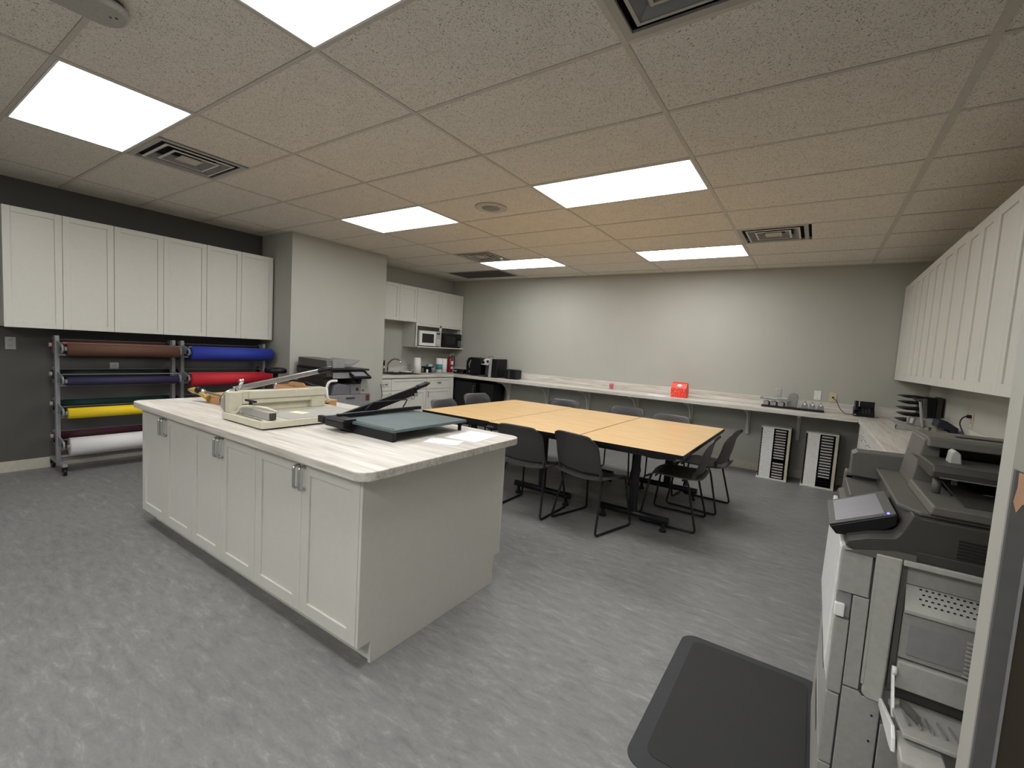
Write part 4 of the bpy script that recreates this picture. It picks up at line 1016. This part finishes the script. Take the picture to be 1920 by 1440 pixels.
# ------------------------------------------------------------------ right counter things
t = thing('tiered_sorter', 'black five-tier letter sorter in the right-hand corner', 'sorter', (5.27, 5.62, .916))
b = B(); b.box(5.36, 5.47, 5.50, 5.80, .917, 1.225); part('spine', b, 'black', t, .008)
for k in range(5):
    z = .965 + k * .062
    b = B(); b.prism([(5.185 + .008 * (k % 2), z + .006), (5.25, z + .016), (5.37, z + .018), (5.37, z - .004), (5.25, z - .007)], 'y', 5.50, 5.80); part('tier', b, 'black', t, .003)
b = B(); b.prism(rrect(5.475, 5.52, .93, 1.235, .02, 5), 'y', 5.52, 5.70); part('end_loop', b, 'dgrey', t, .004)
t = thing('die_cutting_press', 'grey-green lever die press on the right-hand counter', 'press', (5.27, 5.14, .916))
b = B(); b.box(5.12, 5.36, 5.05, 5.48, .917, .925); b.box(5.12, 5.13, 5.05, 5.48, .925, .962); b.box(5.12, 5.36, 5.05, 5.06, .925, .962); b.box(5.13, 5.36, 5.06, 5.48, .954, .962); part('feed_tray', b, 'lgrey', t, .002)
b = B(); b.box(5.24, 5.44, 5.07, 5.38, .962, 1.03); part('press_head', b, 'lgrey', t, .006)
b = B(); b.obox((5.235, 5.07, 1.01), (.055, .012, .085), (0, .15, 0)); part('maker_plate', b, 'mgrey2', t, .003)
b = B(); b.obox((5.235, 5.062, 1.015), (.022, .005, .05), (0, .15, 0)); part('white_tag', b, 'white', t)
b = B(); b.beam((5.315, 5.05, .955), (5.275, 5.06, 1.225), .018, .036, (0, 1, 0)); lv = part('lever_arm', b, 'lgrey', t, .006)
b = B(); b.cyl((5.275, 5.035, 1.212), (5.275, 5.085, 1.212), .013, 12); b.cyl((5.314, 5.035, .965), (5.314, 5.085, .965), .011, 12); part('pivot_bolts', b, 'dgrey', lv)
b = B(); b.cyl((5.275, 5.09, 1.205), (5.275, 5.40, 1.215), .011, 10); part('cross_handle', b, 'blackm', t)
b = B(); b.beam((5.37, 5.30, .98), (5.35, 5.32, 1.22), .03, .02, (0, 1, 0)); part('rear_arm', b, 'mgrey', t, .004)
t = thing('covered_label_printer', 'navy-covered squat machine with olive front on the right-hand counter', 'machine', (5.40, 4.72, .916))
b = B(); b.prism([(5.33, .917), (5.42, .917), (5.42, .985), (5.34, 1.0)], 'y', 4.62, 4.80); part('body', b, 'olive', t, .005)
b = B(); b.prism([(5.335, 1.012), (5.345, 1.075), (5.40, 1.072), (5.475, 1.02), (5.485, .918), (5.422, .918), (5.422, 1.0)], 'y', 4.60, 4.82); part('cover', b, 'navy', t, .008)
b = B(); b.tube(fillet([(5.535, 4.57, 1.135), (5.49, 4.57, 1.137), (5.46, 4.55, 1.08), (5.485, 4.50, .99), (5.50, 4.48, .925), (5.49, 4.58, .93), (5.47, 4.66, .94)], .03, 5), .005, 6)
b.tube(fillet([(5.50, 4.50, .95), (5.47, 4.54, .97), (5.46, 4.62, .96), (5.48, 4.50, .925)], .02, 5), .004, 6)
b.box(5.505, 5.533, 4.555, 4.585, 1.12, 1.148)
solo('power_cord', 'black power cord looping from the right wall outlet to the counter', 'cord', b, 'black', (5.49, 4.55, .95))

# ------------------------------------------------------------------ floor mat
t = thing('anti_fatigue_mat', 'black rubber anti-fatigue mat on the floor before the large copier', 'mat', (4.29, 1.40, 0))
poly = rrect(3.985, 4.60, .915, 1.862, .07, 7)
b = B(); inner = rrect(4.045, 4.54, .975, 1.80, .045, 7)
lo = [b.bm.verts.new((x, y, 0)) for x, y in poly]; m1 = [b.bm.verts.new((x, y, .003)) for x, y in poly]
hi = [b.bm.verts.new((x, y, .015)) for x, y in inner]
n = len(poly)
for q in range(n):
    r = (q + 1) % n
    b.bm.faces.new((lo[q], lo[r], m1[r], m1[q])); b.bm.faces.new((m1[q], m1[r], hi[r], hi[q]))
b.bm.faces.new(lo[::-1]); b.bm.faces.new(hi)
part('bevelled_edge', b, simple('mat_edge', (.030, .032, .036), .75), t)
b = B(); b.prism(rrect(4.046, 4.539, .976, 1.799, .044, 7), 'z', .0152, .017); part('top_pad', b, simple('mat_top', (.017, .018, .018), .75, bmp=.4, nscale=60), t)

# ------------------------------------------------------------------ large copier (front faces the room, its right side faces the viewer)
t = thing('multifunction_copier', 'large grey multifunction copier with open side tray at the right edge', 'copier', (4.9, 1.25, 0))
Y0, Y1 = .955, 1.60
b = B(); b.box(4.575, 5.20, Y0, Y1, .05, .955); part('body', b, 'mgrey2', t, .004)
for (xx, yy) in ((4.65, 1.02), (5.12, 1.02), (4.65, 1.53), (5.12, 1.53)):
    b = B(); b.cyl((xx, yy - .015, .028), (xx, yy + .015, .028), .027, 12); b.box(xx - .012, xx + .012, yy - .02, yy + .02, .03, .052); part('caster', b, 'black', t)
# front face panels
b = B(); b.prism([(4.574, .54), (4.548, .54), (4.535, .60), (4.538, .80), (4.542, .955), (4.574, .955)], 'y', .965, 1.59); part('front_door', b, 'white', t, .003)
for z0, z1 in ((.07, .315), (.325, .535)):
    b = B(); b.box(4.548, 4.574, .97, 1.59, z0, z1); dr = part('paper_drawer', b, 'lgrey', t, .005)
    b = B(); b.box(4.5472, 4.5479, 1.15, 1.42, z1 - .06, z1 - .035); part('drawer_grip', b, 'dgrey', dr)
def sp(name, pts, mat='mgrey2', y=(.930, .954), bev=.002, par=None):
    b = B(); b.prism(pts, 'y', y[0], y[1]); return part(name, b, M['sidep'] if mat == 'sidep' else mat, par or t, bev)
M['sidep'] = simple('warm_grey_side_cover', (.30, .295, .275), .5, bmp=.08, nscale=60)
def rc(x0, x1, z0, z1): return [(x0, z0), (x1, z0), (x1, z1), (x0, z1)]
sp('side_panel', rc(4.545, 4.614, .838, .962), 'sidep')
tall = [(4.624, .572), (4.635, .562), (4.668, .562), (4.674, .970), (4.619, .970)]
sp('hinged_side_cover', tall, 'lgrey', (.922, .954), .004)
b = B()
b.box(4.6195, 4.625, .9215, .954, .60, .965); part('cover_edge', b, 'lgrey', t)
lk = sp('lock_recess', rc(4.545, 4.579, .761, .835), 'mgrey2', (.940, .954))
b = B(); b.box(4.542, 4.566, .926, .9398, .765, .802); part('white_latch', b, 'white', lk, .003, label='white plastic latch')
sp('side_panel', [(4.5815, .573), (4.617, .573), (4.617, .835), (4.5815, .835)], 'sidep')
sp('side_panel', rc(4.546, 4.579, .541, .758), 'sidep')
sp('side_panel', rc(4.546, 4.577, .325, .536), 'sidep')
sp('side_panel', rc(4.546, 4.577, .070, .320), 'sidep')
lp = sp('side_panel', [(4.5815, .07), (4.668, .07), (4.668, .558), (4.628, .558), (4.618, .568), (4.5815, .568)], 'sidep')
for z in (.515, .44):
    b = B(); b.cyl((4.652, .9285, z), (4.652, .9305, z), .003, 8); part('screw_hole', b, 'slot', lp)
sp('lower_side_door', rc(4.672, 5.16, .07, .50), 'sidep')
# opening with rim, shelf, perforations, inner wall
sp('opening_rim', rc(4.676, 5.19, .955, .970), 'lgrey', (.920, .954))
sp('upper_inner_panel', rc(4.688, 5.19, .902, .953), 'sidep', (.946, .954), .001)
b = B(); b.box(4.676, 4.688, .940, .954, .60, .953); part('inner_jamb', b, 'mgrey', t)
b = B(); b.prism([(.955, .902), (.925, .838), (.925, .830), (.955, .830)], 'x', 4.69, 5.19); sh = part('duplex_door_lip', b, 'lgrey', t)
b = B()
for r in range(4):
    for c in range(18):
        x = 4.72 + c * .012 + (r % 2) * .006; z = .893 - r * .011
        yy = .955 - (.902 - z) * .47 - .0006
        b.box(x - .0025, x + .0025, yy - .0012, yy, z - .0018, z + .0018)
part('perforation', b, 'slot', sh)['kind'] = 'stuff'
sp('duplex_door', rc(4.69, 5.19, .70, .828), 'sidep', (.936, .954), .003)
sp('duplex_door_inset', rc(4.705, 5.17, .716, .80), 'mgrey2', (.932, .936), .001)
b = B()
for q in range(9): b.box(4.815, 4.829, .928, .936, .705 + q * .011, .709 + q * .011)
part('grip_ribs', b, 'lgrey', t)
sp('feed_slot_cover', rc(4.69, 5.19, .62, .695), 'lgrey', (.925, .954), .004)
sp('feed_slot', rc(4.69, 5.19, .585, .615), 'dgrey', (.944, .954))
sp('feed_slot_lower', rc(4.69, 5.19, .50, .58), 'sidep', (.94, .954))
# open bypass tray
tx0, tx1 = 4.662, 5.12
b = B(); b.prism([(.935, .565), (.72, .62), (.72, .630), (.935, .580)], 'x', tx0 + .02, tx1); bt = part('bypass_tray', b, 'lgrey', t, .002)
b = B(); b.prism([(.76, .610), (.66 + .005, .600), (.668, .567), (.74, .585)], 'x', tx0 + .012, 4.755); part('tray_lip', b, 'lgrey', bt, .004)
b = B(); b.prism([(.94, .572), (.74, .628), (.715, .612), (.705, .585), (.73, .578), (.92, .555)], 'x', tx0, tx0 + .008); part('tray_side', b, 'white', bt, .002)
b = B(); b.beam((4.683, .925, .66), (4.683, .86, .575), .006, .012); b.cyl((4.68, .925, .665), (4.69, .925, .665), .012, 10); part('tray_strap', b, 'white', bt)
for q in range(7):
    b = B(); x = 4.70 + q * .022; b.beam((x, .86, .602), (x, .78, .622), .003, .006); part('tray_rib', b, 'mgrey2', bt)
b = B(); b.beam((4.705, .90, .60), (4.72, .80, .628), .010, .016); part('paper_guide', b, 'mgrey', bt)
# dark upper section
b = B(); b.prism([(4.60, .957), (5.20, .957), (5.20, 1.085), (4.70, 1.085), (4.685, 1.09), (4.665, 1.035), (4.655, 1.02), (4.60, 1.005), (4.555, .985), (4.55, .968)], 'y', .935, 1.60); up = part('scanner_base', b, 'dgrey', t, .003)
b = B(); b.prism([(4.55, .958), (4.62, .975), (4.66, .985), (4.70, .985), (4.70, .957), (4.60, .957)], 'y', .925, .936); part('lower_trim', b, 'mgrey', up)
b = B()
for q in range(9): b.box(4.775, 5.10, .9325, .9355, 1.045 - q * .0085, 1.049 - q * .0085)
part('vent_slot', b, 'slot', up)['kind'] = 'stuff'
b = B(); b.box(4.70, 5.20, .928, .9345, .972, .998); part('lower_band', b, 'dgrey', up, .002)
b = B(); b.box(4.572, 4.668, 1.29, 1.60, .96, 1.035); part('far_front_shoulder', b, 'mgrey', up, .003)
b = B(); b.prism([(4.66, 1.02), (4.70, .96), (5.18, .96), (5.18, 1.60), (4.66, 1.60)], 'z', 1.086, 1.097); part('platen_deck', b, 'mgrey', t, .003)
# far block behind the panel (output relay)
b = B(); b.box(4.572, 4.90, 1.601, 1.662, .90, 1.045); part('relay_base', b, 'mgrey', t, .003)
b = B(); b.prism([(4.585, 1.05), (4.90, 1.045), (4.90, 1.155), (4.60, 1.145), (4.585, 1.135)], 'y', 1.57, 1.66); part('relay_cover', b, 'mgrey', t, .003)
b = B(); b.prism([(4.565, .90), (4.60, .90), (4.60, 1.06), (4.572, 1.06)], 'y', 1.601, 1.66); part('corner_cover', b, 'mgrey', t, .005)
# control panel
b = B(); b.prism([(4.512, .996), (4.530, .975), (4.60, .985), (4.662, 1.035), (4.664, 1.062), (4.656, 1.066)], 'y', 1.0, 1.285); pn = part('control_panel', b, 'black', t, .003)
b = B(); b.prism([(4.512, .9975), (4.660, 1.0665), (4.659, 1.070), (4.511, 1.001)], 'y', 1.0, 1.285); part('bezel', b, 'dgrey', pn, .001)
b = B(); b.prism([(4.527, 1.0085), (4.636, 1.0592), (4.6355, 1.0605), (4.5265, 1.0098)], 'y', 1.02, 1.262); part('touch_screen', b, 'screen', pn)
b = B(); b.prism([(4.641, 1.0615), (4.646, 1.0638), (4.6455, 1.065), (4.6405, 1.0627)], 'y', 1.006, 1.02); part('status_light', b, 'blueled', pn, label='blue lit dot')
b = B(); b.beam((4.64, 1.10, 1.03), (4.72, 1.12, 1.035), .10, .035); part('panel_hinge', b, 'black', t, .008)
# document feeder: hood with open bay towards the viewer
b = B(); b.prism([(4.722, 1.098), (4.745, 1.255), (4.765, 1.258), (4.785, 1.235), (4.782, 1.098)], 'y', 1.30, 1.53); part('feeder_front_arm', b, 'mgrey', t, .004)
b = B(); b.prism([(1.27, 1.236), (1.275, 1.258), (1.30, 1.265), (1.53, 1.262), (1.56, 1.22), (1.56, 1.10), (1.50, 1.10), (1.50, 1.232)], 'x', 4.75, 5.15); hood = part('feeder_hood', b, 'mgrey', t, .004)
b = B(); b.box(4.83, 5.10, 1.37, 1.40, 1.2655, 1.2680); part('lid_groove', b, 'dgrey', hood)
b = B(); b.box(4.785, 5.15, 1.12, 1.50, 1.122, 1.126); part('bay_floor', b, 'black', t)
b = B(); b.prism([(1.085, 1.190), (1.092, 1.208), (1.28, 1.205), (1.46, 1.19), (1.46, 1.175), (1.12, 1.168), (1.088, 1.172)], 'x', 4.735, 5.14); dt = part('document_tray', b, 'dgrey', t, .004)
b = B(); b.box(4.75, 5.12, 1.081, 1.0848, 1.174, 1.177); part('tray_edge_trim', b, 'steel', dt)
b = B(); b.prism([(4.785, 1.205), (4.812, 1.205), (4.808, 1.235), (4.796, 1.245), (4.788, 1.238)], 'y', 1.18, 1.23); part('page_guide', b, 'lgrey', dt, .003)
b = B(); b.prism([(1.0, 1.124), (1.08, 1.126), (1.44, 1.150), (1.44, 1.142), (1.08, 1.122), (1.0, 1.1215)], 'x', 4.79, 5.13); et = part('exit_tray', b, 'dgrey', t)
b = B(); b.box(4.80, 4.812, 1.20, 1.206, 1.14, 1.165); b.box(4.86, 4.88, 1.16, 1.166, 1.125, 1.133); part('paper_stop', b, 'mgrey2', et)
b = B(); b.cyl((4.755, 1.13, 1.12), (4.755, 1.13, 1.172), .010, 10); part('tray_pillar', b, 'mgrey', t)
b = B(); b.prism([(4.716, 1.0975), (4.722, 1.121), (5.18, 1.121), (5.18, 1.0975)], 'y', .945, 1.30); part('lid_front_edge', b, 'mgrey', t, .004)

# ------------------------------------------------------------------ framed board on the near wall end
t = thing('framed_board', 'dark framed board with torn tan corner on the near wall, right edge', 'board', (5.0, .59, 0))
b = B(); b.prism([(4.762, .02), (4.788, .02), (4.788, 1.285), (4.762, 1.294)], 'y', .588, .599); part('frame_strip', b, 'greyboard', t)
b = B(); b.box(4.788, 4.792, .584, .599, .02, 1.30); part('bead', b, 'mgrey2', t)
b = B(); b.box(4.792, 5.30, .590, .599, .02, 1.30); part('panel', b, 'brown', t)
b = B(); b.prism([(4.764, 1.235), (4.769, 1.215), (4.776, 1.232), (4.79, 1.225), (4.79, 1.286), (4.766, 1.290), (4.767, 1.262)], 'y', .5855, .5878); part('torn_corner', b, 'tan', t, label='torn tan corner patch')
